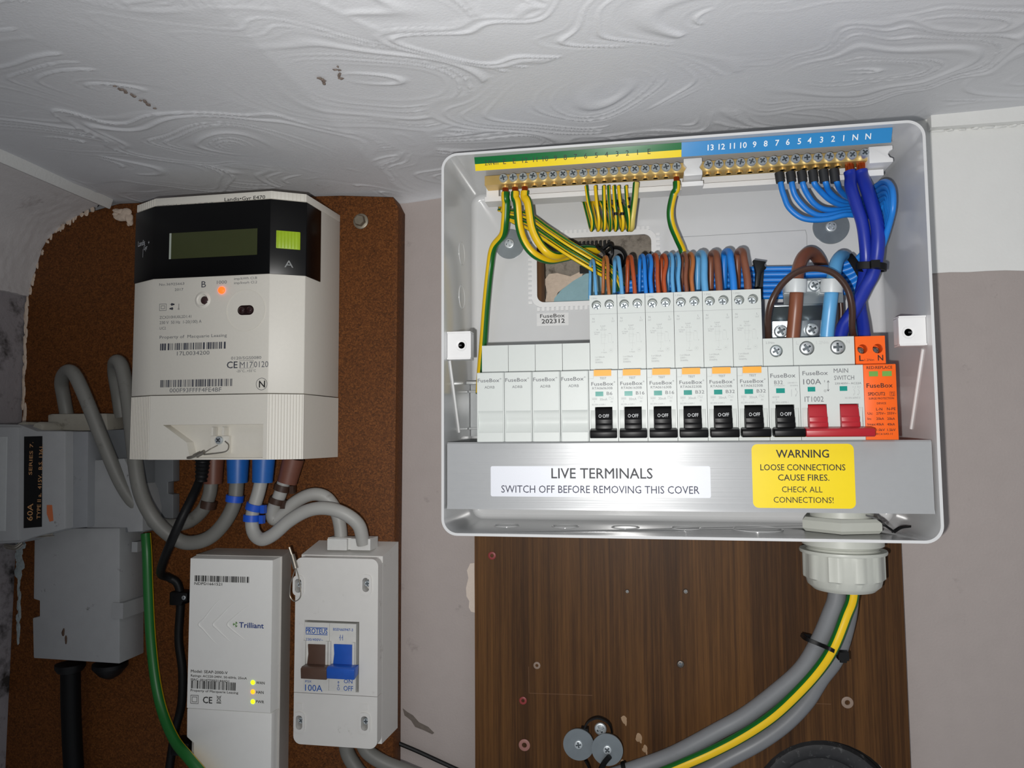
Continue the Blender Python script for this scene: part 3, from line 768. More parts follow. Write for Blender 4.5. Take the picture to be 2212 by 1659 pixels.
clip(387, 1290, 26, 'black saddle clip holding the thin black lead beside the hub top')
clip(390, 1612, 28, 'black saddle clip where the earth cable crosses the thin black lead')
G_, Y_ = mat('earth_green', '1f6a2c', .38, var=.06), mat('earth_yellow', 'd8b21c', .38, var=.06)
EARTH = [(.62, 0), (.38, 1)]
m = MB(); m.tube(PL((315, 1153, 34), (318, 1200, 36), (321, 1290, 36), (326, 1380, 36), (336, 1470, 38), (352, 1540, 42), (378, 1600, 52), (410, 1640, 61), (450, 1690, 63), (500, 1780, 64), (540, 1900, 60), (560, 2100, 36)), 3.8, 24, stripes=EARTH, a0=-2.35)
tag(m.build('earth_cable', [G_, Y_]), 'green and yellow earth cable curving down beside the grey termination box', 'cable')

# ------------------------------------------------------------------ communications hub
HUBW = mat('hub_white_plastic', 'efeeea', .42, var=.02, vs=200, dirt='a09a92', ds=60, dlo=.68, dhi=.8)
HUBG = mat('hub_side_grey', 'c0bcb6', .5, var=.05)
t = thing('communications_hub', -202, 18, -300, 'white communications hub with three lit lamps beside the isolator', 'hub')
x0, zt = P(411, 1203, 55); x1, _ = P(590, 1203, 55); zb = -330
xb1 = P(628, 1300, 18)[0]
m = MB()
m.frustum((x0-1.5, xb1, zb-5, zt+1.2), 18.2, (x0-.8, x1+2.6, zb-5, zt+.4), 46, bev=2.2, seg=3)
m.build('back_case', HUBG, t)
m = MB()
zs_ = P(420, 1531, 56)[1]
m.frustum((x0-.6, x1+2.0, zs_+.15, zt+.2), 44, (x0+.6, x1, zs_+.15, zt-1.0), 55.5, bev=3.8, seg=5)
m.ext([(x0+.3, zs_-.15), (x1+1, zs_-.15), (x1+1, zb-5), (x0+8, zb-5), (x0+6, zs_-25), (x0+.5, zs_-21)], 'd', 44, 55.3, bev=1.0)
fc = m.build('front_cover', HUBW, t)
C8 = (390, 1160, 3.324); d = 55.75
m = MB()
for k in range(3):       # three raised chevron arcs
    px0 = 430+31*k
    q = [(px0+75-6*k, 1275+12*k), (px0+40, 1300+6*k), (px0+12, 1335), (px0, 1348), (px0+10, 1360), (px0+35, 1388-4*k), (px0+52-3*k, 1399-5*k)]
    m.tube([PT(a, b_, 55.2) for a, b_ in q], lambda k_: .75*sin(pi*min(1, max(.03, k_)))+.05, 8)
m.build('chevron', HUBW, fc)
m = MB()
def c8(cx, cy): return P(390+cx/3.324, 1160+cy/3.324, d)
for p_, q_, sd_ in (((102, 318), (492, 286), 12), ((74, 1086), (396, 1046), 13)):
    (xa, za), (xb, zb_) = c8(*p_), c8(*q_); mb_ = MB(); mb_.bars(xa, xb, za, zb_, d, sd_, 0, 75); mb_.build('barcode', INK, fc)
for s_, a_, b_, c_, h_ in (('NDPD1661521', 100, 343, 298, 20), ('Model: SEAP-2000-V', 74, 972, 338, 20), ('Ratings: AC220-240V, 50-60Hz, 25mA', 74, 1002, 476, 16), ('MAC: 0014770003144AD1', 74, 1030, 348, 16), ('Property of Macquarie Leasing', 72, 1108, 414, 16), ('WAN', 542, 1056, 603, 20), ('HAN', 542, 1124, 596, 20), ('PWR', 540, 1192, 600, 20)):
    tx(m, C8, s_, a_, b_, c_, h_, d, 0, .012)
tx(m, C8, 'CE', 160, 1192, 226, 46, d, 0, .02)
(xa, za), (xb, zb_) = c8(72, 1194), c8(128, 1138); m.rectline(xa, xb, za, zb_, .3, d); m.rectline(xa+1.2, xb-1.2, za+1.2, zb_-1.2, .3, d)
(xa, za), (xb, zb_) = c8(258, 1180), c8(292, 1140)
m.line([(xa, za), (xb, zb_)], .28, d); m.line([(xa, zb_), (xb, za)], .28, d); m.line([(xa+.5, zb_-.8), (xb-.5, zb_-.8), (xb-.9, za), (xa+.9, za)], .28, d, 0, True); m.quad(xa, xb, za-1.3, za-.7, d)
m.build('lettering', INK, fc); m = MB()
tx(m, C8, 'Trilliant', 420, 650, 596, 38, d, 1, .03)
xa, za = c8(394, 628)
for k in range(3):
    a0 = k*2.1+.4; m.line([(xa+r_*cos(a0+r_*.45), za+r_*sin(a0+r_*.45)) for r_ in (.3, .8, 1.3, 1.8)], .9, d, 2)
    m.line([(xa+1.75*cos(a0+j*.3), za+1.75*sin(a0+j*.3)) for j in range(5)], .4, d, 2)
m.build('logo', [INK, mat('logo_blue', '1d3b82', .6), mat('leaf_green_print', '7fae6a', .6)], fc)
for cy, c_, e_, nm in ((1045, 'c8e020', 'b8f010', 'green'), (1112, 'ff8c20', 'ff9010', 'orange'), (1183, 'c8e020', 'b8f010', 'green')):
    xa, za = c8(518, cy); m = MB(); m.lathe([(1.75, 0), (1.6, .5), (.9, 1), (0, 1.1)], (xa, 55.3, za), seg=16)
    o = m.build('status_lamp', mat(nm+'_lamp', c_, .3, emit=e_, es=2.2), t); o['label'] = 'lit '+nm+' status lamp'

# ------------------------------------------------------------------ main isolator
ISO = mat('isolator_white_plastic', 'd8d6d2', .5, var=.03, vs=150, dirt='857c72', ds=70, dlo=.62, dhi=.8)
t = thing('isolator', -113, 18, -257, 'white two pole isolator box with brown and blue levers', 'isolator')
F = 60
x0, zt = P(639, 1204, F); x1, _ = P(817, 1204, F); zb = P(700, 1611, F)[1]; zj = P(700, 1499, F)[1]
xi0, zi1 = P(658, 1339, F); xi1, zi0 = P(775, 1497, F)
m = MB(); m.frustum((x0-1.0, x1+1.0, zb-1, zt+6.5), 18.2, (x0-.05, x1+.05, zb-.1, zt+.6), 50.5, bev=2.5, seg=3); m.build('back_case', ISO, t)
m = MB()
def corner(cx, cz, r, a0): return [(cx+r*cos(radians(a0+k*15)), cz+r*sin(radians(a0+k*15))) for k in range(7)]
ou = [(x0, zj+.2), (x1, zj+.2)]+corner(x1-5, zt-5, 5, 0)+corner(x0+5, zt-5, 5, 90)
sl = []
scr = [P(645, 1264, F), P(791, 1262, F)]
def keyhole(x, z): return rrect(x-2.5, x+2.5, z-5.2, z+4.6, 2.2, 4)
m.plate(ou, [[(xi0, zi0+.4), (xi1, zi0+.4), (xi1, zi1), (xi0, zi1)]]+[keyhole(*q) for q in scr], 52, F)
m.box(x0, x1, zj+.2, zt-1, 41, 46)
m.ext([(x0, zj+.2), (x0+1.5, zj+.2), (x0+1.5, zt-4), (x0, zt-4)], 'd', 41, 52); m.ext([(x1, zj+.2), (x1-1.5, zj+.2), (x1-1.5, zt-4), (x1, zt-4)], 'd', 41, 52)
m.box(x0+3, x1-3, zt-1.6, zt-.1, 41, 52.2)
m.ext([(x0, 41), (x0, 52), (x0+2, 52), (x0+2, 41)], 'z', zj+.2, zt-4)
xa, za = P(680, 1279, F); xb, zc = P(759, 1243, F); m.rectline(xa, xb, za, zc, .25, F+.1)
for q in scr:
    m.plate(rrect(q[0]-4.2, q[0]+4.2, q[1]-7.4, q[1]+7, 3.4, 5), [keyhole(*q)], F-.2, F+.9)
fr = m.build('front_cover', ISO, t)
m = MB()
scb = [P(647, 1559, F), P(788, 1561, F)]
ob = [(x1, zj-.2), (x0, zj-.2)]+corner(x0+5.5, zb+5.5, 5.5, 180)+corner(x1-5.5, zb+5.5, 5.5, 270)
m.plate(ob, [keyhole(*q) for q in scb], 50, F); m.ext(ob, 'd', 41, 50)
for q in scb:
    m.plate(rrect(q[0]-4.2, q[0]+4.2, q[1]-7.4, q[1]+7, 3.4, 5), [keyhole(*q)], F-.2, F+.9)
    m.box(q[0]-1.8, q[0]+1.8, q[1]+9, q[1]+13, F-.5, F+.5, bev=.2)
m.build('lower_cover', ISO, t)
for q in scr+scb:
    m = MB(); m.screw((q[0], 55.0, q[1]), 2.4, 3, rot=random.random()); m.build('cover_screw', [ZINC, SLOT], t)
# the two pole switch inside
m = MB()
xm = P(712, 1400, F)[0]
for a_, b_ in ((xi0+.3, xm-.1), (xm+.1, xi1-2.2)):
    m.box(a_, b_, zi0+.6, zi1-1.5, 44, F+.5, bev=.4)
    m.box(a_, a_+1.6, -204, -186, F, F+2.6, bev=.8); m.box(b_-1.9, b_-.3, -204, -186, F, F+2.6, bev=.8)
sw = m.build('switch_body', mat('switch_white', 'd3d2cd', .4), t)
LBR, LBL = mat('brown_lever', '553f34', .35, var=.1), mat('blue_lever', '1f55b4', .35, var=.1)
for a_, b_, mt, h0, h1, lb in ((664, 703, LBR, 650, 706, 'brown lever'), (720, 761, LBL, 706, 766, 'blue lever')):
    xa, za = P(a_, 1392, F+2); xb, zc = P(b_, 1440, F+3)
    m = MB(); m.ext([(F-2, za), (F+1.5, za), (F+.6, za-7), (F+3, zc-1), (F+1, zc-3), (F-2, zc-3)], 'x', xa, xb, bev=.3)
    ha, hz = P(h0, 1441, F+10); hb, hz2 = P(h1, 1469, F+10)
    m.ext([(F+2, zc+1.2), (F+9, hz+.3), (F+11, hz-.8), (F+10.4, hz2), (F+3, zc-5)], 'x', ha+.05, hb-.05, bev=.5)
    o = m.build('lever', mt, t); o['label'] = lb
m = MB(); CI = (610, 1130, 3.136); d = F+.65
PB = mat('switch_print_blue', '1f56a8', .6)
for s_, a_, b_, c_, h_, bo in (('PROTEUS', 158, 745, 304, 34, .03), ('230/400V~', 158, 795, 275, 17, .01), ('BSEN60947-3', 344, 728, 478, 18, .012), ('IP2X', 154, 1078, 196, 14, .01), ('100A', 153, 1135, 270, 42, .008), ('OFF', 414, 1135, 478, 32, .012), ('ON', 416, 1084, 474, 26, .012)):
    tx(m, CI, s_, a_, b_, c_, h_, d, 0, bo)
def ci(cx, cy): return P(610+cx/3.136, 1130+cy/3.136, d)
for yy in (706, 751): (xa, za), (xb, _) = ci(158, yy), ci(306, yy); m.quad(xa, xb, za-.25, za+.25, d)
for xx in (392, 408): xa, za = ci(xx, 795); _, zc = ci(xx, 756); m.line([(xa, za), (xa, zc)], .35, d); m.line([(xa-.8, za+1.6), (xa, za+2.6)], .35, d)
xa, za = ci(379, 1122); m.line(circ(xa, za, .9, 14), .3, d, 0, True); m.line([(xa, za+1.6), (xa, za+5)], .3, d); m.line([(xa-.6, za+4.2), (xa, za+5.1), (xa+.6, za+4.2)], .3, d); m.line([(xa-.6, za+2.4), (xa, za+1.6), (xa+.6, za+2.4)], .3, d)
m.build('lettering', PB, sw)
m = MB()
for px in (735, 785):
    x, z = P(px, 1180, 40); m.box(x-7.6, x+7.6, z-2, z+6.2, 30, 46, bev=1.5)
m.box(P(712, 1180, 40)[0], P(806, 1180, 40)[0], P(712, 1185, 40)[1], P(712, 1160, 40)[1], 33, 43, bev=1)
m.build('cable_entry', mat('entry_white', 'd2d2cf', .4), t)
m = MB()
m.tube(PL((625, 1182, 62), (631, 1200, 62)), .9, 8, smooth=0); m.tube(PL((631, 1198, 62), (639, 1228, 63)), 1.9, 10, smooth=0)
m.tube(PL((638, 1228, 63), (628, 1260, 62), (626, 1285, 61), (634, 1298, 61), (645, 1295, 61), (650, 1282, 61), (646, 1250, 61.5), (640, 1229, 63)), .38, 6)
m.build('wire_seal', WIRE, t)
for k, (lb, pts) in enumerate((('grey cable leaving the isolator underside straight down, nearer the hub', ((745, 1600, 34), (752, 1630, 34), (770, 1660, 34), (800, 1700, 34), (840, 1780, 28), (850, 1900, 26), (850, 2100, 26))), ('grey cable leaving the isolator underside and sweeping off towards the panel', ((780, 1598, 38), (795, 1625, 38), (830, 1648, 36), (880, 1668, 34), (950, 1700, 30), (1020, 1760, 30), (1060, 1860, 30), (1070, 2100, 30))))):
    m = MB(); m.tube(PL(*pts), 5.2, 16); tag(m.build('outgoing_tail', GSH), lb, 'cable')
m = MB(); m.tube(PL((852, 1600, 3), (862, 1606, 3), (900, 1622, 2.2), (950, 1645, 2), (1000, 1668, 2), (1015, 1675, 2)), 1.6, 8)
tag(m.build('thin_black_cable', BLK), 'thin black cable slanting across the grey wall below the isolator', 'cable')

# ------------------------------------------------------------------ veneered panel
PT_ = 15
hx, hz = P(1787, 1762, PT_); hr = 50
ent = rrect(33, 119, 56, 112, 5, 5)
m = MB()
m.plate([(-22, -520), (279.3, -520), (279.3, 143), (-22, 143)], [ent, circ(hx, hz, hr, 40)], .3, PT_)
for px, py, r_ in ((1348, 1555, 2.2), (1380, 1593, 2.4), (1393, 1618, 1.9), (1345, 1645, 1.4)):
    x, z = P(px, py, PT_); m.blob((x, PT_, z), (r_, .35, r_*1.25), int(px), mi=1, sub=2); m.blob((x+1.2, PT_, z-2.6), (r_*.35, .3, r_*.7), int(py), mi=1, sub=2)
for (a_, b_), (c_, e_) in (((1142, 1497), (1280, 1502)), ((1142, 1440), (1143, 1497)), ((1741, 1519), (1795, 1521))):
    m.line([P(a_, b_, PT_), P(c_, e_, PT_)], .35, PT_+.12, 2)
tag(m.build('veneer_panel', [VENEER, mat('pale_filler', 'a08468', .8), mat('scratch_brown', '6b4a30', .7)]), 'dark wood veneer panel under and behind the open consumer unit', 'panel')
RED = mat('red_wall_plug', '8a3434', .45, var=.15); PINK = mat('faded_plug', '9a6a62', .5, var=.15); TAN = mat('grey_plug', '8e7a6c', .6, var=.15)
for lb, px, py, r_, mt in (('red wall plug in the veneer just under the consumer unit corner', 1063, 1200, 3.0, RED), ('small red wall plug halfway down the veneer near its edge', 1130, 1513, 2.8, RED), ('faded red wall plug lowest on the veneer beside the washers', 1133, 1609, 4.2, PINK), ('grey brown wall plug in the veneer near the round cut-out', 1830, 1517, 3.9, TAN), ('brown wall plug in the veneer touching the grey cable curve', 1780, 1463, 2.6, PINK), ('scuffed grey plug in the veneer with a smear above it', 1160, 1437, 2.6, TAN)):
    x, z = P(px, py, PT_); m = MB(); m.lathe([(r_, -2), (r_, .7), (r_*.8, 1.0), (r_*.45, .9), (r_*.35, -1.5), (0, -1.5)], (x, PT_, z), seg=20)
    tag(m.build('wall_plug', mt), lb, 'wall plug', 'wall plugs in the veneer panel')
DULL = mat('dull_screw', '77706a', .4, metal=.8, var=.2)
for lb, px, py, r_ in (('small screw head in the veneer under the middle of the consumer unit', 1355, 1277, 1.5), ('small screw head in the veneer between the other one and the gland', 1481, 1277, 1.8), ('shiny screw sticking out of the middle of the veneer panel', 1470, 1434, 2.6)):
    x, z = P(px, py, PT_); m = MB(); m.screw((x, PT_-.2, z), r_, 1.6, rot=.3); tag(m.build('screw', [DULL, SLOT]), lb, 'screw')
m = MB()
m.lathe([(hr-9, 2), (hr-5, 3), (hr-3, 7), (hr-5, 10), (hr-10, 11), (hr-14, 9), (hr-16, 5)], (hx, 0, hz), seg=48)
m.lathe([(hr-1, 1), (hr-1, 1.5), (0, 1.5)], (hx, 0, hz), seg=40, mi=1)  # black disc over the solid wall, painted shade for the depth of the hole
tag(m.build('duct_end', [mat('dusty_black_rubber', '2a2a2c', .55, var=.3, dirt='6a6a6a', ds=200), mat('hole_shade_black', '0a0908', .9)]), 'black duct end in the round cut-out at the foot of the veneer', 'duct')
# washers hung on a cable tie
for lb, px, py, d_, rot in (('penny washer with screw hanging by its neighbour, nearer the faded red plug', 1250, 1607, 27, .2), ('penny washer with screw overlapping its neighbour, nearer the grey cable', 1312, 1618, 31, .9)):
    x, z = P(px, py, d_); t = thing('penny_washer', x, d_, z-10, lb, 'washer', 'penny washers hung on a black cable tie')
    m = MB(); m.plate(circ(x, z, 10.9, 40), [circ(x, z, 2.2, 16)], d_, d_+1.4); m.build('washer', WASHER, t)
    m = MB(); m.screw((x, d_+1.2, z), 3.1, 1.1, rot=rot); m.lathe([(1.6, 0), (1.6, -9), (0, -11)], (x, d_+1.2, z), seg=10); m.build('screw', [ZINC, SLOT], t)
x, z = P(1297, 1575, 22); m = MB(); m.screw((x, 21, z), 4.4, 1.5, rot=.5); m.lathe([(2, 0), (2, -6.5), (0, -6.6)], (x, 21.5, z), seg=12)
tag(m.build('screw', [ZINC, SLOT]), 'bright countersunk screw behind and just above the two penny washers', 'screw')
m = MB(); m.strap(PL((1262, 1592, 24), (1263, 1572, 25), (1272, 1557, 25), (1290, 1550, 25), (1308, 1556, 25), (1318, 1566, 24), (1322, 1580, 22)), 4, 1.2)
m.strap(PL((1264, 1640, 24), (1272, 1655, 23), (1278, 1675, 22)), 4.5, 1.4); m.tube(PL((1317, 1634, 35.6), (1304, 1650, 34), (1292, 1675, 27)), 1.9, 8)
x, z = P(1263, 1578, 24.5); m.box(x-2.6, x+2.6, z-6, z+2, 21, 26.5, bev=.5)
tag(m.build('cable_tie', BLACK), 'black cable tie looped through the two penny washers', 'cable tie')

# ------------------------------------------------------------------ consumer unit enclosure
UX0, UX1, UZ0, UZ1, UB, UF = -24.3, 275.2, -104.8, 147.3, 15.3, 102.0
GLOSS = mat('gloss_white_steel', 'd2d3d4', .16, var=.02, vs=100, spec=.5)
SOFTW = mat('module_white_plastic', 'c8cdca', .42, var=.02, vs=300, bump=.03, bs=3000)
CLIPW = mat('clip_white_plastic', 'e4e4e4', .4, var=.02)
CLEAR = mat('translucent_nylon', 'c9ced0', .35, var=.04, sss=.3)
t = thing('consumer_unit', 125, UB, UZ0, 'open white metal consumer unit enclosure without its lid', 'fuse box')
m = MB()
ent2 = rrect(27, 115, 59, 109.5, 6, 6)
m.plate(rrect(UX0+.3, UX1-.3, UZ0+.3, UZ1-.3, 10, 8), [ent2], UB, UB+1.7)
m.plate(rrect(UX0, UX1, UZ0, UZ1, 10.5, 10), [rrect(UX0+1.7, UX1-1.7, UZ0+1.7, UZ1-1.7, 9, 10)], UB+.1, UF)
b = bmesh.new()                                       # soft inside fold between the back and the four walls
prev = None
for k in range(5):
    a = k/4*pi/2; rr = 4.0; off = 1.7+rr*(1-cos(a)); dd_ = UB+1.6+rr*(1-sin(a))
    lp = [b.verts.new(vec(x, dd_, z)) for x, z in rrect(UX0+off, UX1-off, UZ0+off, UZ1-off, max(2, 9-rr*(1-cos(a))), 8)]
    if prev:
        for i in range(len(lp)): b.faces.new((prev[i], prev[(i+1) % len(lp)], lp[(i+1) % len(lp)], lp[i]))
    prev = lp
m._merge(b, 0)
# pressed knock-outs in the bottom and left walls, pressed line in the back
for px, r_ in ((1095, 9), (1221, 9.5), (1351, 9.5), (1482, 10), (1637, 16)):
    x, z = P(px, 1132, 58); m.lathe([(r_, 0), (r_, .35), (r_-.7, .5), (r_-1.3, .1), (r_-1.4, 0)], (x, 58, UZ0+1.65), (0, 0, 1), 40)
for z in (92, 60): m.lathe([(9, 0), (9, .35), (8.3, .5), (7.7, .1), (7.6, 0)], (UX0+1.65, 52, z), (1, 0, 0), 36)
m.line([P(1470, 512, UB+1.9), P(1740, 497, UB+1.9), P(1743, 509, UB+1.9), P(1743, 540, UB+1.9)], .35, UB+1.85, 1)
tray = m.build('enclosure_tray', [GLOSS, mat('press_line', '9a9c9e', .5)], t)
GX, GD = (P(1742, 1210, 60)[0]+P(1905, 1210, 60)[0])/2, 58
m = MB(); m.lathe([(19.5, -8), (19.5, 8)], (GX, GD, UZ0+.8), (0, 0, 1), 40); cut = m.build('gland_hole', GLOSS, t)
bo = tray.modifiers.new('hole', 'BOOLEAN'); bo.object = cut; bo.operation = 'DIFFERENCE'; bo.solver = 'EXACT'
bpy.context.view_layer.update()
me = bpy.data.meshes.new_from_object(tray.evaluated_get(bpy.context.evaluated_depsgraph_get()))
tray.modifiers.clear(); tray.data = me; me.name = 'enclosure_tray'; bpy.data.objects.remove(cut)
for wall, x in (('left', UX0+1.9), ('right', UX1-1.9)):
    m = MB(); m.tube([(x, 88, 10), (x, 62, -38)], 1.0, 8, smooth=0); m.build('stay_rib', CLIPW, t)
m = MB()                                              # toothed edging strip round the cable entry
m.plate(rrect(24, 117.8, 56.2, 112.3, 8, 8), [rrect(28, 114, 60, 108.5, 5.5, 8)], UB+1.75, UB+3.2)
for k in range(24):
    x = 29+k*3.6
    for za, zb in ((53.4, 56.4), (112.1, 114.8)): m.box(x-1.1, x+1.1, za, zb, UB+1.7, UB+2.9, bev=.2)
for k in range(14):
    z = 60+k*3.7
    for xa, xb in ((21.3, 24.2), (117.6, 120.4)): m.box(xa, xb, z-1.1, z+1.1, UB+1.7, UB+2.9, bev=.2)
m.build('edging_strip', CLIPW, t)
for (px0, py0, px1, py1), sgn, fx in (((965, 717, 1017, 776), -1, (997, 746)), ((1940, 683, 2008, 746), 1, (1962, 718))):
    x0, z1 = P(px0, py0, 94); x1, z0 = P(px1, py1, 94)
    if sgn < 0: x0 = UX0+1.9
    else: x1 = UX1-1.9
    m = MB(); cx, cz = P(*fx, 94)
    m.plate(rrect(x0, x1, z0, z1, 1.2, 4), [circ(cx, cz, 2.1, 18)], 91, 94); m.box(x0, x1, z0+.1, z0+1.2, 85, 95, bev=.4); m.box(x0, x1, z1-1.2, z1-.1, 85, 95, bev=.4)
    m.box(x0 if sgn > 0 else x0, x1, z0+1, z1-1, 85, 91.2)
    m.lathe([(3.8, 0), (3.6, .5), (2.3, .3), (2.2, 0)], (cx, 94, cz), seg=24)
    pp = m.build('screw_post', CLIPW, t)
    m = MB(); m.lathe([(2.0, 0), (2.0, 1.6), (0, 1.6)], (cx, 90.5, cz), seg=16); m.box(cx-2.8*(1 if sgn < 0 else 0), cx+2.8*(0 if sgn < 0 else 1), cz-.5, cz+.5, 93.2, 94.12)
    m.build('screw_slot', mat('dark_socket', '3c3c3e', .5), pp)
for px, py, rot in ((1100, 526, .3), (1796, 489, .6)):
    x, z = P(px, py, 19); r_ = 12.4 if px > 1500 else 11.5
    m = MB(); m.plate(circ(x, z, r_, 48), [circ(x, z, 2, 12)], UB+1.7, UB+3.2); w_ = m.build('fixing_washer', WASHER, t)
    m = MB(); m.screw((x, UB+3, z), 4.0, 1.2, rot=rot); m.build('fixing_screw', [ZINC, SLOT], w_)
m = MB(); x0, z1 = P(1159, 677, 18); x1, z0 = P(1228, 702, 18); m.quad(x0, x1, z0, z1, UB+1.85, 1)
C5 = (940, 600, 4.609); tx(m, C5, 'FuseBox', 1045, 400, 1290, 36, UB+2, 0, .015); tx(m, C5, '202312', 1060, 456, 1290, 42, UB+2, 0, .03)
m.build('batch_label', [INK, mat('label_white', 'dcdcdc', .4)], t)
m = MB(); m.ext([(18, -2), (26, -2), (26, -7), (33, -7), (33, -8.5), (27.5, -8.5), (27.5, -34.5), (33, -34.5), (33, -36), (26, -36), (26, -41), (18, -41)], 'x', UX0+2.2, UX1-3, bev=.2)
m.ext([(34, -1), (44, -1), (44, -3), (34, -3)], 'x', UX0+3, -4, bev=.3)
m.build('din_rail', mat('bright_zinc', 'e6e9ea', .28, metal=.6, var=.05), t)
# tilted label strips under the top lip
def strip(x0, x1, name, parts, mats, txt, th, mi, zoff, bold=0):
    m = MB(); s = t_strip
    d1, z1, d0, z0 = 97.2, 145.4, 93.4, 137.4
    n = Vector((0, -(z1-z0), 0))
    for f0, f1, k in parts:
        da, za, db, zb = d0+(d1-d0)*f0, z0+(z1-z0)*f0, d0+(d1-d0)*f1, z0+(z1-z0)*f1
        m.ext([(da, za), (db, zb), (db-.8, zb+.38), (da-.8, za+.38)], 'x', x0, x1, mi=k)
    L = sqrt((z1-z0)**2+(d1-d0)**2); ud, uz = (d1-d0)/L, (z1-z0)/L
    for s_, px, w in txt:
        V, F_, wid = glyphs(s_, bold); b = bmesh.new(); k = th
        xx = P(px, 320, 95)[0]-wid*k/2
        kx = k if not w else w/wid
        vs = [b.verts.new(vec(xx+a*kx, d0+ud*(zoff+e*k)+.12*uz, z0+uz*(zoff+e*k)-.12*ud)) for a, e in V]
        for f in F_: b.faces.new([vs[i] for i in f]).material_index = mi
        me = bpy.data.meshes.new('tmp'); b.to_mesh(me); b.free(); m.bm.from_mesh(me)
    m.build(name, mats, t)
t_strip = None
xg0, xg1, xb1 = P(1026, 345, 95)[0], P(1472, 320, 95)[0], P(1926, 290, 95)[0]
strip(xg0, xg1-.05, 'earth_label', [(0, .5, 1), (.5, 1, 0)], [mat('label_green', '0f6b35', .14, var=.02), mat('label_yellow', 'f0d420', .14, var=.02), INK],
      [('2.0Nm', 1067, 9.2), ('E', 1090, 0), ('E', 1111, 0), ('12', 1134, 0), ('11', 1156, 0), ('10', 1178, 0), ('9', 1200, 0), ('8', 1221, 0), ('7', 1243, 0), ('6', 1265, 0), ('5', 1288, 0), ('4', 1310, 0), ('3', 1333, 0), ('2', 1355, 0), ('1', 1377, 0), ('E', 1402, 0)], 3.2, 2, 3.2)
strip(xg1+.05, xb1, 'neutral_label', [(0, 1, 0)], [mat('label_blue', '2f86c4', .2, var=.02), mat('label_print_white', 'e8ecef', .4)],
      [('13', 1535, 0), ('12', 1559, 0), ('11', 1582, 0), ('10', 1606, 0), ('9', 1630, 0), ('8', 1654, 0), ('7', 1679, 0), ('6', 1702, 0), ('5', 1727, 0), ('4', 1749, 0), ('3', 1775, 0), ('2', 1800, 0), ('1', 1823, 0), ('N', 1848, 0), ('N', 1876, 0)], 3.4, 1, 2.9, .012)

# ------------------------------------------------------------------ terminal bars on their carrier
t = thing('terminal_carrier', 130, 17, 128, 'white plastic carrier holding both brass bars along the enclosure top', 'carrier')
m = MB(); xa, xb = P(1040, 400, 70)[0], P(1925, 340, 70)[0]
m.box(xa, xb-8, 127.5, 131, 45, 58, bev=.6); m.box(xa, xb-8, 130.5, 142.5, 45, 50)
m.box(xa+1, xa+10, 130, 144, 46, 57.8, bev=.5)
m.build('back_rail', CLIPW, t)
xm0, xm1 = P(1473, 360, 72)[0], P(1520, 360, 72)[0]
for a_, b_ in ((xm0, xm1), (P(1872, 340, 72)[0], xb)):
    m = MB()
    if a_ == xm0:
        m.ext([(a_+1, 131.5), (b_-1, 131.5), (b_-1, 134.5), (b_-3, 137), (b_-1, 140), (b_-1, 143.5), (a_+1, 143.5), (a_+1, 140), (a_+3, 137.5), (a_+1, 134.5)], 'd', 44, 74, bev=.6)
        m.box(a_, b_, 127, 130.2, 46, 66, bev=.5)
    else:
        m.ext([(a_+1, 132), (b_, 132), (b_, 134.5), (b_-2, 135.3), (b_-3, 137.4), (b_-2, 139.4), (b_, 140.2), (b_, 143), (a_+1, 143)], 'd', 44, 74, bev=.5)
        m.box(a_+2, b_-3, 127, 131, 46, 64, bev=.5)
    m.build('end_block', CLIPW, t)
BRASS = mat('brass', 'dcbc78', .42, metal=.65, var=.1, vs=200)
DBR = mat('brass_bore', '5e4414', .4, metal=.8)
BZ = 138.8
def bar(name, label, x0, n, pitch, xl, xr, notched):
    t = thing(name, (xl+xr)/2, 60, 134, label, 'terminal bar'); m = MB()
    m.box(xl, xr, 135.4, 142.0, 58, 70, bev=.7)
    for k in range(n):
        x = x0+k*pitch
        m.lathe([(2.4, 0), (2.4, -1.1), (1.7, -1.1), (1.7, 0)], (x, 64, 135.5), (0, 0, 1), 18); 
        m.lathe([(1.68, -.9), (0, -.9)], (x, 64, 135.5), (0, 0, 1), 14, mi=1)
    m.build('brass_bar', [BRASS, DBR], t)
    for k in range(n):
        m = MB(); m.screw((x0+k*pitch, 69.9, BZ+.4), 3.05, 2.6 if not (name == 'neutral_bar' and k > n-2) else 5, rot=.3+k*1.37)
        m.build('screw', [ZINC, SLOT], t)
    return t
ex0, ex1 = P(1087, 384, 72)[0], P(1462, 362, 72)[0]
bar('earth_bar', 'brass earth bar of eighteen screws under the green and yellow label', ex0, 18, (ex1-ex0)/17, P(1047, 390, 70)[0], P(1481, 365, 70)[0], 0)
nx0, nx1 = P(1530, 357, 72)[0], P(1866, 334, 72)[0]
bar('neutral_bar', 'brass neutral bar of fifteen screws under the blue label', nx0, 15, (nx1-nx0)/14, P(1512, 360, 70)[0], P(1880, 338, 70)[0], 0)
EP = (ex1-ex0)/17; NP = (nx1-nx0)/14
def ebx(k): return ex0+EP*k
def nbx(k): return nx0+NP*k

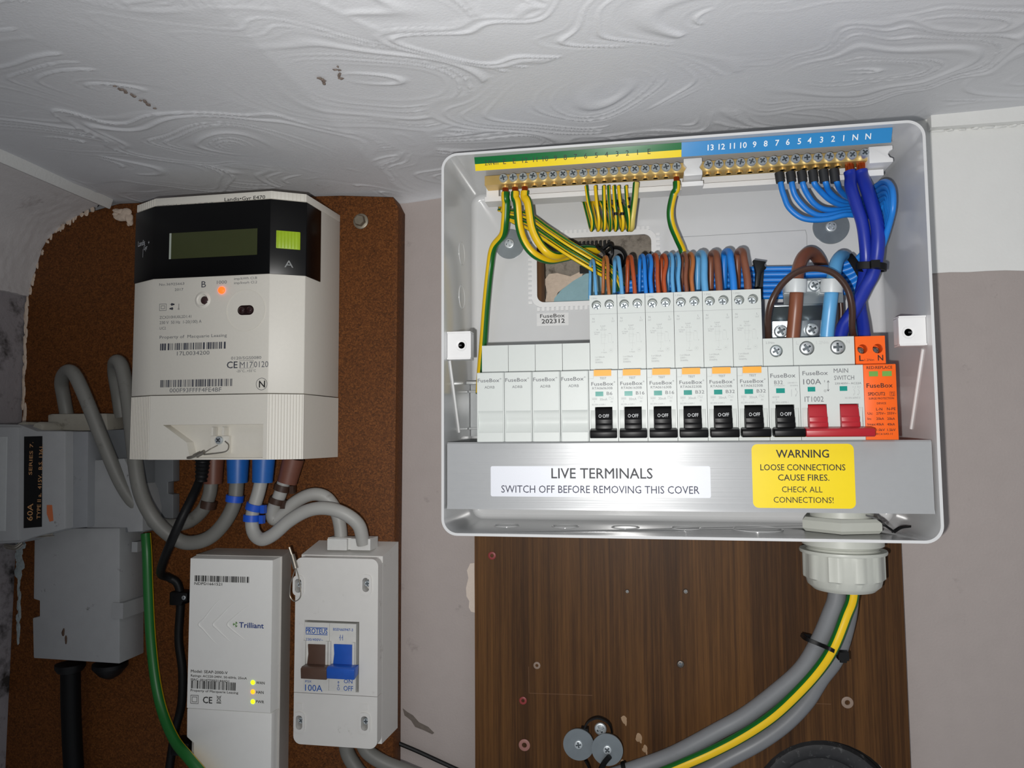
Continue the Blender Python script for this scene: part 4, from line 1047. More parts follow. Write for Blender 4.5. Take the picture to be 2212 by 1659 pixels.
# ------------------------------------------------------------------ modules on the rail
ND, SD, BD = 105.0, 89.0, 34.0     # nose face, shoulder face, back
def screw_cup(m, x, z, r, d=SD):
    pass
def shoulder(mb, x0, x1, zt, holes, mi=0):
    """block above the nose with screw bores sunk into its face"""
    mb.box(x0, x1, -.2, zt, BD, SD-7.5)
    mb.plate([(x0, -.2), (x1, -.2), (x1, zt), (x0, zt)], [circ(a, z, r, 28) for a, z, r in holes], SD-7.5, SD, mi)
GAP = .14
def base_profile(zr=None):
    pr_ = [(BD, -.2), (SD, -.2), (SD, -.01), (ND-.5, -.01), (ND, -.5)]
    pr_ += [(ND, -44.6), (SD, -44.6), (SD, -66), (BD, -66)]
    return pr_
blank_root = None
bl_lab = ['white blank module at the end of the row next to the long earth wire', 'white blank module second from the long earth wire', 'white blank module third from the long earth wire', 'white blank module touching the breaker stamped B6']
for k in range(4):
    if k == 0:
        blank_root = t = thing('blank_module', 0, BD, -66, bl_lab[0], 'blank module', 'blank modules at the end of the row')
        m = MB(); x0, x1 = GAP, 18-GAP
        m.box(x0, x1, -.2, 19.2, BD, SD, bev=.35)
        arc = [(ND-.2-1.5*sin(pi*i/8)*(.7 if i < 4 else 1), -25.2-13.6*i/8) for i in range(9)]
        body = [(BD, -.2), (ND-.5, -.2), (ND, -.6), (ND, -25)]+arc+[(ND, -39), (ND, -44.7), (SD, -44.7), (SD, -66), (BD, -66)]
        m.ext(body, 'x', x0+.75, x1-.75)
        fl_ = [(BD, -.2), (ND-.5, -.2), (ND, -.6), (ND, -44.7), (SD, -44.7), (SD, -66), (BD, -66)]
        m.ext(fl_, 'x', x0, x0+.75, bev=.2); m.ext(fl_, 'x', x1-.75, x1, bev=.2)
        m.build('body', SOFTW, t)
        m = MB(); c = (940, 600, 4.609)
        tx(m, c, 'FuseBox', 424, 1042, 638, 36, ND+.12, 0, .015); tx(m, c, '®', 640, 1012, 660, 12, ND+.12, 0); tx(m, c, 'ADRB', 492, 1104, 592, 26, ND+.12, 0)
        m.build('lettering', GREYINK, t)
    else:
        r2 = blank_root.copy(); COL.objects.link(r2); r2.location.x += 18*k*S; r2['label'] = bl_lab[k]; WLOC[r2.name] = r2.location.copy()
        for ch in list(blank_root.children): copy_part(ch, r2)

TGB = mat('toggle_black', '08080a', .36, var=.1, spec=.22); AMB = mat('amber_button', 'f2a21c', .45, var=.06); TEAL = mat('teal_window', '1c8c80', .2, var=.1)
CHK = mat('toggle_recess', 'b9bdbb', .5)
LW = mat('toggle_print', 'cfd2d4', .5)
def cup_screws(t, pts, r=2.75, dz=-.25, d=SD-6.5, mt=None):
    for i, (x, z) in enumerate(pts):
        m = MB(); m.screw((x+dz*.6, d, z+dz*2.4), r, 2.2, rot=.5+i*1.1); m.build('terminal_screw', mt or [ZINC, SLOT], t)
def toggle(m, x0, x1, h0, h1, mi=0, hd=0):
    m.ext([(ND-7, -23.6), (ND-1.2, -23.6), (ND+.6, -26.2), (ND+1.6, -30.5), (ND+2.4, -31.2), (ND+2.2, -33.8), (ND+3.0, -34.6), (ND+3, -38.3), (ND-7, -42)], 'x', x0, x1, bev=.25, mi=mi)
    m.ext([(ND+.4, -37.6), (ND+4, -36.9), (ND+9.2+hd, -38.0), (ND+9.8+hd, -39.2), (ND+9.4+hd, -42.2), (ND+8.6+hd, -42.8), (ND+3, -42.4), (ND+.4, -41.6)], 'x', h0, h1, bev=.35, mi=mi)
def nose(m, x0, x1, slots):
    """nose with toggle slots cut in its lower part; slots = [(xa, xb)]"""
    full = [(BD, -.2), (ND-.4, -.2), (ND, -.5), (ND, -23.3), (BD, -23.3)]
    m.ext(full, 'x', x0, x1)
    low = [(BD, -23.3), (ND, -23.3), (ND, -44.7), (SD, -44.7), (SD, -66), (BD, -66)]
    back = [(BD, -23.3), (ND-7, -23.3), (ND-7, -42.2), (ND, -42.6), (ND, -44.7), (SD, -44.7), (SD, -66), (BD, -66)]
    xs = [x0]+[q for s_ in slots for q in s_]+[x1]
    cheek = [(BD, -23.3), (ND, -23.3), (ND, -25.4)]+[(ND-.9-1.2*sin(pi*i/6), -25.4-14.5*i/6) for i in range(7)]+[(ND, -40), (ND, -44.7), (SD, -44.7), (SD, -66), (BD, -66)]
    for i in range(len(xs)-1):
        a, b_ = xs[i], xs[i+1]
        if i % 2: m.ext(back, 'x', a, b_)
        else:
            if b_-a > 2.4 and i in (0, len(xs)-2):
                if i == 0: m.ext(low, 'x', a, a+.9); m.ext(cheek, 'x', a+.9, b_)
                else: m.ext(low, 'x', b_-.9, b_); m.ext(cheek, 'x', a, b_-.9)
            else: m.ext(low, 'x', a, b_)
def rcbo_print(t, x0, code, amp):
    m = MB(); d = ND+.12
    m.text('TEST', x0+9, -6.0, 1.3, d, 0, 'c'); m.text('FuseBox', x0+1.6, -9.9, 2.15, d, 0, 'l', w=13.6, bold=.012); m.text('®', x0+15.5, -8.3, .9, d)
    m.text(code, x0+2.2, -12.3, 1.45, d, 0, 'l', w=12.6); m.text(amp, x0+11.1, -15.9, 2.0, d, 0, 'l', w=1.75*len(amp))
    m.text('30mA', x0+6.8, -19.3, 1.5, d, 1, 'l', w=4.6); m.text('IEC/EN 61009-1', x0+1.9, -22.3, .95, d, 1, 'l', w=8.4)
    m.text('6000', x0+2.3, -18.6, .8, d, 1, 'l', w=2.5); m.rectline(x0+2.1, x0+5, -18.8, -17.5, .08, d, 1); m.text('3', x0+3.2, -20.4, .9, d, 1)
    m.text('E3', x0+13.6, -20.6, .9, d, 1); m.line([(x0+12.6, -17.8), (x0+13.4, -17.3), (x0+14.2, -18.3), (x0+15, -17.8)], .14, d, 1); m.rectline(x0+12.4, x0+15.2, -18.6, -17, .07, d, 1)
    m.line([(x0+.3, -5.4), (x0+3, -5.4), (x0+3, -.6)], .1, d, 1)
    d = SD+.12
    m.text('1.2Nm', x0+1.2, 47.9, 1.0, d, 1, 'l', w=4)
    m.line([(x0+.2, 37.9), (x0+17.8, 37.9)], .16, d, 1)
    for a, z1_, z2_ in ((2.6, 34.2, 32.4), (15.2, 34.2, 32.4)):
        m.text('N' if a < 9 else 'L', x0+a, z1_, 1.3, d, 1, 'c'); m.text('OUT', x0+a, z2_, 1.0, d, 1, 'c', w=2.1)
    m.text('Load', x0+8.6, 29.6, .95, d, 1, 'c', w=3); m.text('N  L', x0+8.7, 28.3, .8, d, 1, 'c'); m.text('OUT OUT', x0+8.9, 27.0, .8, d, 1, 'c', w=4)
    m.text('N', x0+5, 27.2, .9, d, 1, 'c'); m.text('In Supply', x0+4.8, 25.6, .8, d, 1, 'c', w=3.8); m.text('Blue', x0+4.4, 24.4, .7, d, 1, 'c', w=2.4)
    m.line([(x0+7.6, 26.4), (x0+7.6, 18.5), (x0+11, 18.5)], .1, d, 2); m.line([(x0+9.8, 26.4), (x0+9.8, 21), (x0+9.4, 19), (x0+9.6, 14.6)], .1, d, 2)
    m.line([(x0+7.6, 24), (x0+12, 24), (x0+12, 19.2), (x0+14, 19.2)], .1, d, 2); m.rectline(x0+7.2, x0+10.3, 22.6, 24.6, .09, d, 2)
    m.line([(x0+12.2, 25), (x0+13.6, 25)], .2, d, 1); m.line([(x0+13.6, 25), (x0+14.2, 24), (x0+14.2, 20)], .1, d, 2); m.text('T', x0+14.6, 18.6, .9, d, 1)
    m.text('L', x0+9.2, 13.8, 1.0, d, 1, 'c'); m.text('In Supply', x0+9.2, 12.4, .75, d, 1, 'c', w=3.6); m.line(circ(x0+13.6, 13.9, 1.2, 12), .1, d, 2, True); m.text('M', x0+13.6, 13.5, .8, d, 1, 'c')
    m.text('I n=30mA', x0+3.3, 9.2, 1.05, d, 1, 'l', w=6.2); m.text('230V~', x0+3.3, 7.5, 1.05, d, 1, 'l', w=3.9); m.text('50/60Hz', x0+3.3, 5.8, 1.05, d, 1, 'l', w=4.9)
    m.build('lettering', [GREYINK, PALEINK, mat('faint_print', 'b4b7b6', .5)], t)
RL = [('RTA060630B', 'B6'), ('RTA061630B', 'B16'), ('RTA061630B', 'B16'), ('RTA063230B', 'B32'), ('RTA063230B', 'B32'), ('RTA063230B', 'B32')]
RLAB = ['white breaker with amber test button stamped B6, beside the blank modules', 'white breaker with amber test button stamped B16, next to the B6 one', 'white breaker with amber test button stamped B16, next to a B32 one', 'white breaker with amber test button stamped B32, next to a B16 one',
        'white breaker with amber test button stamped B32, between two other B32 ones', 'white breaker with amber test button stamped B32, next to the breaker without a test button']
r0 = None
for k, (code, amp) in enumerate(RL):
    X0 = 72+18*k
    if k == 0:
        r0 = t = thing('residual_current_breaker', X0+9, BD, -66, RLAB[0], 'circuit breaker', 'breakers with amber test buttons')
        hl = [(X0+4.6, 44), (X0+13.0, 44.3)]
        m = MB(); shoulder(m, X0+GAP, X0+18-GAP, 50.4, [(a, z, 3.1) for a, z in hl]); nose(m, X0+GAP, X0+18-GAP, [(X0+3.7, X0+14.5)]); m.build('body', SOFTW, t)
        m = MB(); toggle(m, X0+4, X0+14.3, X0+.9, X0+17.2); m.text('O·OFF', X0+9.2, -30.1, 2.1, ND+1.85, 1, 'c', w=6.4)
        m.build('toggle', [TGB, LW], t)
        m = MB(); m.box(X0+3.3, X0+14.1, -3.9, -.1, ND-3, ND+.8, bev=.4); m.build('test_button', AMB, t)
        m = MB(); m.box(X0+4.1, X0+9, -16.6, -13.7, ND-1, ND+.15, bev=.1); m.build('indicator_window', TEAL, t)
        cup_screws(t, hl)
        r0_parts = list(t.children)
    else:
        t = r0.copy(); COL.objects.link(t); t.location.x += 18*k*S; t['label'] = RLAB[k]; WLOC[t.name] = t.location.copy()
        for ch in r0_parts: copy_part(ch, t)
    rcbo_print(t, X0, code, amp)
# plain breaker
C9 = (1640, 560, 4.148)
X0 = 180; t = thing('circuit_breaker', X0+9, BD, -66, 'white breaker without test button stamped B32, beside the main switch', 'circuit breaker')
x, z = P(1677, 758, SD); m = MB(); shoulder(m, X0+GAP, X0+18-GAP, 18.8, [(x, z, 3.9)]); nose(m, X0+GAP, X0+18-GAP, [(X0+3.7, X0+14.5)]); m.build('body', SOFTW, t)
m = MB(); toggle(m, X0+4, X0+14.3, X0+1.2, X0+18.6); m.text('O·OFF', X0+9.2, -30.1, 2.1, ND+1.85, 1, 'c', w=6.4); m.build('toggle', [TGB, LW], t)
xa, za = P(1640+152/4.148, 560+1200/4.148, ND); m = MB(); m.box(xa, xa+5, za, za+2.9, ND-1, ND+.15, bev=.1); m.build('indicator_window', TEAL, t)
cup_screws(t, [(x, z)], 3.6, .1, SD-3.2)
m = MB(); d = ND+.12
for s_, a_, b_, c_, h_, bo, k in (('FuseBox', 100, 1062, 325, 34, .012, 0), ('B32', 135, 1120, 212, 30, 0, 0), ('MT063201', 135, 1140, 230, 12, 0, 1), ('230/400 V~', 255, 1114, 346, 12, 0, 1), ('50/60Hz', 276, 1138, 348, 12, 0, 1), ('6000', 120, 1242, 180, 14, 0, 1), ('3', 150, 1262, 158, 13, 0, 1), ('IEC/EN 60898-1', 118, 1290, 262, 14, 0, 1), ('1', 325, 1172, 331, 14, 0, 1), ('2', 322, 1228, 332, 14, 0, 1)):
    tx(m, C9, s_, a_, b_, c_, h_, d, k, bo)
def c9(cx, cy, dd=ND+.12): return P(1640+cx/4.148, 560+cy/4.148, dd)
m.line([c9(290, 1230), c9(290, 1165)], .18, d, 1); m.line([c9(330, 1225), c9(342, 1185), c9(330, 1175)], .15, d, 1)
tx(m, C9, '2.5Nm', 58, 758, 136, 18, SD+.12, 1)
m.build('lettering', [GREYINK, PALEINK], t)
# main switch
X0 = 198; t = thing('main_switch', X0+18, BD, -66, 'white double width main switch with the red levers', 'main switch')
hl = [P(1743, 752, SD), P(1810, 750, SD)]
m = MB(); shoulder(m, X0+GAP, X0+36-GAP, 18.8, [(*q, 4.5) for q in hl])
ta0, _ = c9(442, 1400); ta1, _ = c9(606, 1400); tb0, _ = c9(728, 1400); tb1, _ = c9(892, 1400)
nose(m, X0+GAP, X0+36-GAP, [(ta0-.2, ta1+.2), (tb0-.2, tb1+.2)]); m.build('body', SOFTW, t)
m = MB(); toggle(m, ta0, ta1, X0+.6, X0+38.2, hd=1.5); toggle(m, tb0, tb1, X0+10, X0+30)
m.build('lever', mat('lever_red', 'a81c28', .36, var=.06), t)
for a_, b_ in ((435, 503), (722, 790)):
    xa, za = c9(a_, 1186 if a_ < 600 else 1180); xb, _ = c9(b_, 1186); m = MB(); m.box(xa, xb, za, za+2.8, ND-1, ND+.15, bev=.1); m.build('indicator_window', TEAL, t)
cup_screws(t, hl, 4.2, .05, SD-2.4, [mat('pale_screw', 'c4c8ca', .4, metal=.8), SLOT])
m = MB()
for s_, a_, b_, c_, h_, bo, k in (('FuseBox', 388, 1040, 615, 34, .012, 0), ('100A', 395, 1122, 555, 44, .01, 0), ('MAIN', 668, 1018, 797, 36, 0, 0), ('SWITCH', 672, 1082, 852, 36, 0, 0), ('230/400V~ AC22A', 678, 1122, 915, 16, 0, 0), ('IT1002', 408, 1278, 578, 44, 0, 0), ('IEC/EN 60947-3', 770, 1250, 905, 14, 0, 1), ('I', 584, 1102, 588, 18, 0, 0), ('O', 580, 1190, 602, 20, 0, 0), ('1 1', 840, 1150, 862, 13, 0, 1), ('3 1', 880, 1150, 905, 13, 0, 1), ('2', 842, 1218, 852, 13, 0, 1), ('4', 880, 1218, 890, 13, 0, 1)):
    tx(m, C9, s_, a_, b_, c_, h_, d, k, bo)
m.line([c9(618, 1180), c9(618, 1090)], .22, d, 0)
for yy, s_ in ((1088, 1), (1182, -1)): xa, za = c9(618, yy); m.line([(xa-.6, za-s_*1.1), (xa, za), (xa+.6, za-s_*1.1)], .3, d, 0)
for xx in (856, 896): m.line([c9(xx, 1210), c9(xx, 1180), c9(xx-12, 1165)], .13, d, 1); m.line([c9(xx, 1160), c9(xx, 1152)], .13, d, 1)
tx(m, C9, 'L', 332, 765, 356, 30, SD+.12, 2); tx(m, C9, '1.2Nm', 512, 760, 620, 26, SD+.12, 2); tx(m, C9, 'N', 782, 755, 810, 30, SD+.12, 2)
m.build('lettering', [GREYINK, PALEINK, mat('embossed_print', 'b9bcbb', .5)], t)
# surge protector
ORG = mat('surge_orange', 'f2651f', .38, var=.03, spec=.3)
X0 = 234; t = thing('surge_protector', X0+9, BD, -66, 'orange surge protection module at the end of the row', 'surge protector')
hl = [P(1863, 754, SD), P(1896, 753, SD)]
m = MB(); shoulder(m, X0+.5, X0+17.6, 18.6, [(*q, 2.9) for q in hl])
m.ext([(BD, -.2), (ND-.4, -.2), (ND, -.5), (ND, -44.7), (SD, -44.7), (SD, -66), (BD, -66)], 'x', X0+GAP, X0+18, bev=.2)
m.build('body', ORG, t)
for a_, b_ in ((985, 1065), (1103, 1188)):
    xa, za = c9(a_, 1050 if a_ < 1100 else 1048); xb, _ = c9(b_, 1050); m = MB(); m.box(xa, xb, za, za+3, ND-1, ND+.2, bev=.15); m.build('indicator_window', mat('green_window', '6fa04a', .3), t)
cup_screws(t, hl, 2.5, -.3, SD-6.5, [mat('dark_screw', '8a7a6e', .35, metal=1), SLOT])
m = MB()
for s_, a_, b_, c_, h_, bo in (('RED:REPLACE', 962, 985, 1193, 24, .015), ('FuseBox', 962, 1152, 1196, 36, .02), ('SPDCUT2', 975, 1222, 1128, 26, .03), ('T2', 1178, 1220, 1208, 24, .01), ('SURGE PROTECTION', 982, 1257, 1208, 16, .02), ('DEVICE', 1055, 1300, 1137, 16, .02), ('L-N', 1048, 1355, 1103, 22, .02), ('N-PE', 1145, 1353, 1222, 22, .02),
    ('Uc:', 972, 1393, 1018, 20, .02), ('275V~', 1050, 1392, 1132, 20, .02), ('255V~', 1147, 1391, 1228, 20, .02), ('In:', 972, 1440, 1006, 20, .02), ('20kA', 1050, 1440, 1118, 20, .02), ('20kA', 1148, 1440, 1216, 20, .02), ('Imax:', 972, 1490, 1048, 20, .02), ('40kA', 1050, 1490, 1118, 20, .02), ('40kA', 1148, 1490, 1216, 20, .02),
    ('Up:', 975, 1540, 1018, 20, .02), ('1.0kV', 1052, 1540, 1126, 20, .02), ('1.5kV', 1148, 1540, 1222, 20, .02), ('IEC61643-11', 1050, 1574, 1195, 16, .015)):
    tx(m, C9, s_, a_, b_, c_, h_, d, 0, bo)
(xa, za), (xb, zb) = c9(1172, 1224), c9(1214, 1186); m.rectline(xa, xb, za, zb, .15, d)
tx(m, C9, 'L', 897, 912, 935, 46, SD+.12, 0, .03); tx(m, C9, '1.2Nm', 945, 912, 1030, 18, SD+.12); tx(m, C9, 'N', 1064, 908, 1110, 46, SD+.12, 0, .03)
m.build('lettering', mat('black_module_print', '2a1408', .5), t)

# ------------------------------------------------------------------ cover over the live terminals
t = thing('terminal_cover', 125, 60, -88, 'satin metal cover strip with two stickers along the foot of the breakers', 'cover')
m = MB(); cz1, cz0 = -44.9, -88.0; cf = 99.0
cx0_, cx1_ = P(966, 953, cf)[0], P(2012, 948, cf)[0]
m.ext([(91, cz1), (cf-1, cz1), (cf, cz1-1), (cf, cz0+3), (cf+.6, cz0+1), (cf+.6, cz0), (cf-2, cz0-.2), (70, cz0-.2), (70, cz0+.9), (cf-1.4, cz0+1.2), (cf-1.3, cz1-1.5), (91, cz1-1.2)], 'x', cx0_, cx1_)
m.build('strip', brushed_mat(), t)
def stick(pts, r_, mt, name):
    xs = [P(*p, cf+.1) for p in pts]; x0 = (xs[0][0]+xs[3][0])/2; x1 = (xs[1][0]+xs[2][0])/2; z1 = (xs[0][1]+xs[1][1])/2; z0 = (xs[2][1]+xs[3][1])/2
    m = MB(); m.ext(rrect(x0, x1, z0, z1, r_, 6), 'd', cf-.1, cf+.14); return m.build(name, mt, t)
s1 = stick(((1060, 1006), (1535, 1008), (1535, 1076), (1060, 1072)), 1.2, mat('silver_white_sticker', 'dfe2ea', .4, var=.05, vs=2500), 'live_terminals_sticker')
s2 = stick(((1624, 960), (1845, 958), (1848, 1099), (1626, 1097)), 3.4, mat('warning_yellow', 'f0d400', .4, var=.02), 'warning_sticker')
CA, CB = (940, 930, 3.95), (1480, 930, 3.814); d = cf+.25
m = MB(); tx(m, CA, 'LIVE TERMINALS', 992, 408, 1855, 84, d, 0, .012); xa, z = P(1083, 1064, d); xb, _ = P(1511, 1064, d); m.text('SWITCH OFF BEFORE REMOVING THIS COVER', xa, z, 4.6, d, 1, w=xb-xa)
m.build('lettering', [mat('charcoal_print', '3c3d40', .6), mat('navy_print', '2f3148', .6)], s1)
m = MB()
for s_, a_, b_, c_, h_, bo in (('WARNING', 750, 224, 1184, 60, .02), ('LOOSE CONNECTIONS', 620, 328, 1320, 46, .012), ('CAUSE FIRES.', 766, 412, 1188, 46, .012), ('CHECK ALL', 798, 508, 1132, 44, 0), ('CONNECTIONS!', 730, 594, 1224, 44, 0)): tx(m, CB, s_, a_, b_, c_, h_, d, 0, bo)
m.build('lettering', INK, s2)

# ------------------------------------------------------------------ wiring inside the consumer unit
COPPER = mat('copper_strands', 'b5532a', .35, metal=.9, var=.25, vs=1500)
BLU = mat('wire_blue', '1c7ad2', .42, var=.06); LBLU = mat('wire_light_blue', '5b9fd0', .35, var=.06); DBLU = mat('wire_dark_blue', '1a2f9a', .35, var=.08)
TANW = mat('wire_tan_brown', 'a86432', .38, var=.08); BRW = mat('wire_brown', '7c4a34', .38, var=.08); ORW = mat('wire_rust_brown', 'a8491f', .38, var=.08); DKB = mat('wire_dark_brown', '3d2820', .32, var=.1)
GR2, YE2 = mat('wire_earth_green', '11601f', .34, var=.05), mat('wire_earth_yellow', 'e8bf16', .34, var=.05)
TWO = [(.5, 0), (.5, 1)]; FOUR = [(.2, 0), (.3, 1), (.2, 0), (.3, 1)]
def strands(t, x, d, z0, z1, r):
    m = MB()
    for k in range(7):
        a = 2*pi*k/6; rr = r*.62 if k < 6 else 0
        m.tube([(x+rr*cos(a), d+rr*sin(a), z0), (x+rr*cos(a), d+rr*sin(a), z1)], r*.36, 6, smooth=0)
    m.build('copper_end', COPPER, t)
def wire(name, label, pts, r, mats, seg=12, stripes=None, a0=0, group=None, cat='wire'):
    m = MB(); m.tube(pts, r, seg, stripes=stripes, a0=a0); t = None
    o = m.build(name, mats); tag(o, label, cat, group); return o
def wthing(name, label, pts, r, mats, seg=16, stripes=None, a0=0, group=None, cat='wire'):
    t = thing(name, *pts[len(pts)//2], label, cat, group); m = MB(); m.tube(pts, r, seg, stripes=stripes, a0=a0); m.build('sheath', mats, t); return t
EG = 'earth wires in the consumer unit'
# three thick earth wires at the end of the earth bar
for k, lb, a0, path in ((0, 'thick earth wire dropping from the first earth screw past the washer to the blank modules', -.2, ((1093, 440, 62), (1091, 480, 58), (1086, 508, 52), (1066, 535, 44), (1058, 580, 38), (1050, 660, 36), (1044, 740, 40), (1039, 800, 46), (1036, 850, 50))),
                     (1, 'thick earth wire from the second earth screw bending towards the cable entry', 2.9, ((1117, 440, 64), (1122, 490, 60), (1134, 525, 58), (1155, 550, 55), (1185, 562, 47), (1215, 558, 35), (1250, 550, 24), (1285, 552, 14))),
                     (2, 'thick earth wire from the third earth screw, mostly yellow side out', .75, ((1141, 440, 65), (1149, 490, 62), (1163, 522, 60), (1182, 545, 58), (1203, 553, 51), (1228, 546, 41), (1262, 538, 30), (1292, 540, 20)))):
    x = ebx(k); t = wthing('earth_wire', lb, [(x, 64, 131.2), (x, 64, 127)]+PL(*path), 2.95, [GR2, YE2], 20, TWO, a0, EG); strands(t, x, 64, 130.8, 135.8, 2.2)
# group of slim earth wires looping behind the bar
names = ['first', 'second', 'third', 'fourth', 'fifth', 'sixth', 'seventh']
xs_b = (1284, 1298, 1310, 1323, 1336, 1350, 1363)
tops = (1266, 1286, 1304, 1314, 1326, 1336, 1352)
for k in range(7):
    px, pb = tops[k], xs_b[k]-4; o = (k//2-1.5)*10.5; e = (k % 2-.5)*2.9
    path = [PT(px, 402, 65), PT(px+(pb-px)*.4, 440, 66), PT(pb, 475, 63), PT(pb-1, 495, 58), PT(pb-4, 494, 51), PT(pb-10, 470, 44), PT(pb-30-o*.4, 435+o, 37+e), PT(1236-o*.6, 412+o*.9, 33+e), PT(1180, 406+o, 32+e), PT(1110, 408+o, 32+e), PT(1092-o*.5, 424+o*.8, 36+e), PT(1090-o*.7, 446+o*.4, 41+e), PT(1092-o*.5, 464-o*.6, 45+e), PT(1140, 478-o, 48+e), PT(1185, 508-o, 52+e), PT(1230, 538-o, 55+e), PT(1285, 571-o, 51+e), PT(1322+o*.3, 596-o*.8, 42+e), PT(1340+o, 640-o*.3, 36+e)]
    ex = ebx(round((P(px, 400, 64)[0]-ex0)/EP*2)/2)
    m = MB(); m.tube(path, 1.25, 12, smooth=6, stripes=FOUR, a0=k*.8)
    if k in (4, 5, 6):
        for yy in ((440, 462) if k < 6 else (430, 447)):
            q = PT(pb-2 if yy > 450 else px+5, yy, 65.6); m.lathe([(1.35, -1.0), (1.5, 0), (1.35, 1.0)], q, (0, .2, 1), 10, mi=2)
    tag(m.build('earth_wire', [GR2, YE2, BLACK]), 'slim striped earth wire, %s in the hanging bunch counting away from the thick earth wires' % names[k], 'wire', EG)
wire('earth_wire', 'plump pale striped earth wire closing the hanging bunch, nearest the lone bent one', PL((1374, 395, 65), (1371, 430, 65), (1366, 470, 63), (1364, 492, 58), (1361, 490, 51), (1352, 460, 44), (1320, 425, 38), (1260, 412, 33)), 2.2, [GR2, mat('pale_earth_yellow', 'd3bf62', .4)], 16, TWO, 2.8, EG)
x = ebx(17); t = wthing('earth_wire', 'lone thick earth wire from the last earth screw bending down to the loops', [(x, 64, 131.2), (x-.2, 64, 126)]+PL((1455, 420, 62), (1448, 455, 60), (1451, 485, 57), (1463, 515, 52), (1474, 540, 47), (1479, 566, 46)), 2.5, [GR2, YE2], 20, TWO, 3.3, EG); strands(t, x, 64, 130.8, 135.8, 2.0)
m = MB(); m.strap([PT(1290, 535, 44), PT(1303, 545, 47), PT(1308, 562, 47), PT(1298, 580, 44), PT(1288, 585, 36)], 5, 1.4); m.strap(PL((1300, 540, 46), (1316, 530, 44), (1322, 548, 40), (1312, 566, 40)), 5, 1.6)
m.box(*[P(1252, 580, 34)[0], P(1282, 580, 34)[0]], P(1252, 590, 34)[1], P(1252, 574, 34)[1], 32, 34)
tag(m.build('cable_tie', BLACK), 'black cable tie bundling the slim earth wires over the cable entry', 'cable tie')
m = MB(); x, z = P(1328, 552, 22); m.lathe([(9, -14), (9, 6), (7.4, 7), (6.6, 4), (0, 4)], (x, 14, z), (0, .9, -.25), 24)
for k in range(9): m.box(P(1240+k*9, 530, 20)[0], P(1245+k*9, 530, 20)[0], P(1240, 536, 20)[1], P(1240, 524, 20)[1], 18.6, 21)
tag(m.build('conduit_bush', BLACK), 'black conduit bush in the cable entry behind the earth wires', 'bush')

# six blue neutrals with black sleeves
NL = ['blue wire with black sleeve, outermost and lowest of the six neutral loops', 'blue wire with black sleeve, second lowest of the six neutral loops', 'blue wire with black sleeve, third lowest of the six neutral loops', 'blue wire with black sleeve, fourth lowest of the six neutral loops', 'blue wire with black sleeve, fifth lowest of the six neutral loops', 'blue wire with black sleeve, innermost of the six neutral loops beside the dark blue pair']
CP = [((1688, 405), (1694, 425), (1704, 448), (1727, 468), (1753, 475), (1789, 473), (1828, 464)), ((1712, 405), (1718, 423), (1733, 443), (1753, 459), (1779, 466), (1828, 458)), ((1735, 400), (1744, 420), (1759, 440), (1780, 452), (1810, 454), (1840, 451)), ((1760, 398), (1772, 413), (1790, 430), (1813, 442), (1840, 446)), ((1784, 396), (1790, 412), (1806, 428), (1826, 438), (1845, 440)), ((1808, 394), (1814, 410), (1827, 424), (1842, 432))]
for k in range(6):
    x = nbx(7+k); z = BZ
    px0 = (1684, 1708, 1732, 1756, 1779, 1802)[k]
    j = k-2.5; nc = len(CP[k])
    p = [PT(px0, 380, 64)]+[PT(a, b_, 64-(14+4.8*j)*(i/(nc-1))) for i, (a, b_) in enumerate(CP[k])]
    for wx, wy, wd, sx, sy, sd in ((1868, 447, 51, 0, -8, -3.2), (1892, 434, 60, 0, -12.5, -1), (1908, 424, 72, 2, -12.5, 1), (1919, 426, 80, 3.2, -7, 2.8), (1920, 446, 81, 3.6, 0, 3.7), (1913, 482, 74, 3.2, 1, 3.9), (1899, 522, 64, 2, 6, 3.6), (1878, 558, 57, 1, 11, 1.5), (1850, 590, 53, 0, 11.9, 0), (1815, 604, 50, 0, 11.9, 0), (1770, 609, 48, 0, 11.9, 0), (1640, 611, 42, 0, 11.9, 0), (1560, 611, 42, 0, 11.9, 0), (1460, 612, 42, 0, 11.9, 0)):
        p.append(PT(wx+sx*j, wy+sy*j, wd+sd*j))
    p += [PT(1390-j*8, 613+j*11.9, 42), PT(1350-j*12, 618+j*11.9, 42)]
    t = wthing('neutral_wire', NL[k], p, 1.88, [BLU], 12, None, 0, 'blue neutral wires on the neutral bar')
    m = MB(); q = PT(px0, 374, 64); m.tube([(q[0]-.4, 64, 133), (q[0], 64, 129.5), PT(px0+2, 394, 64)], 2.9, 16, smooth=3); m.build('sleeve', mat('heat_shrink_black', '26282b', .6), t)
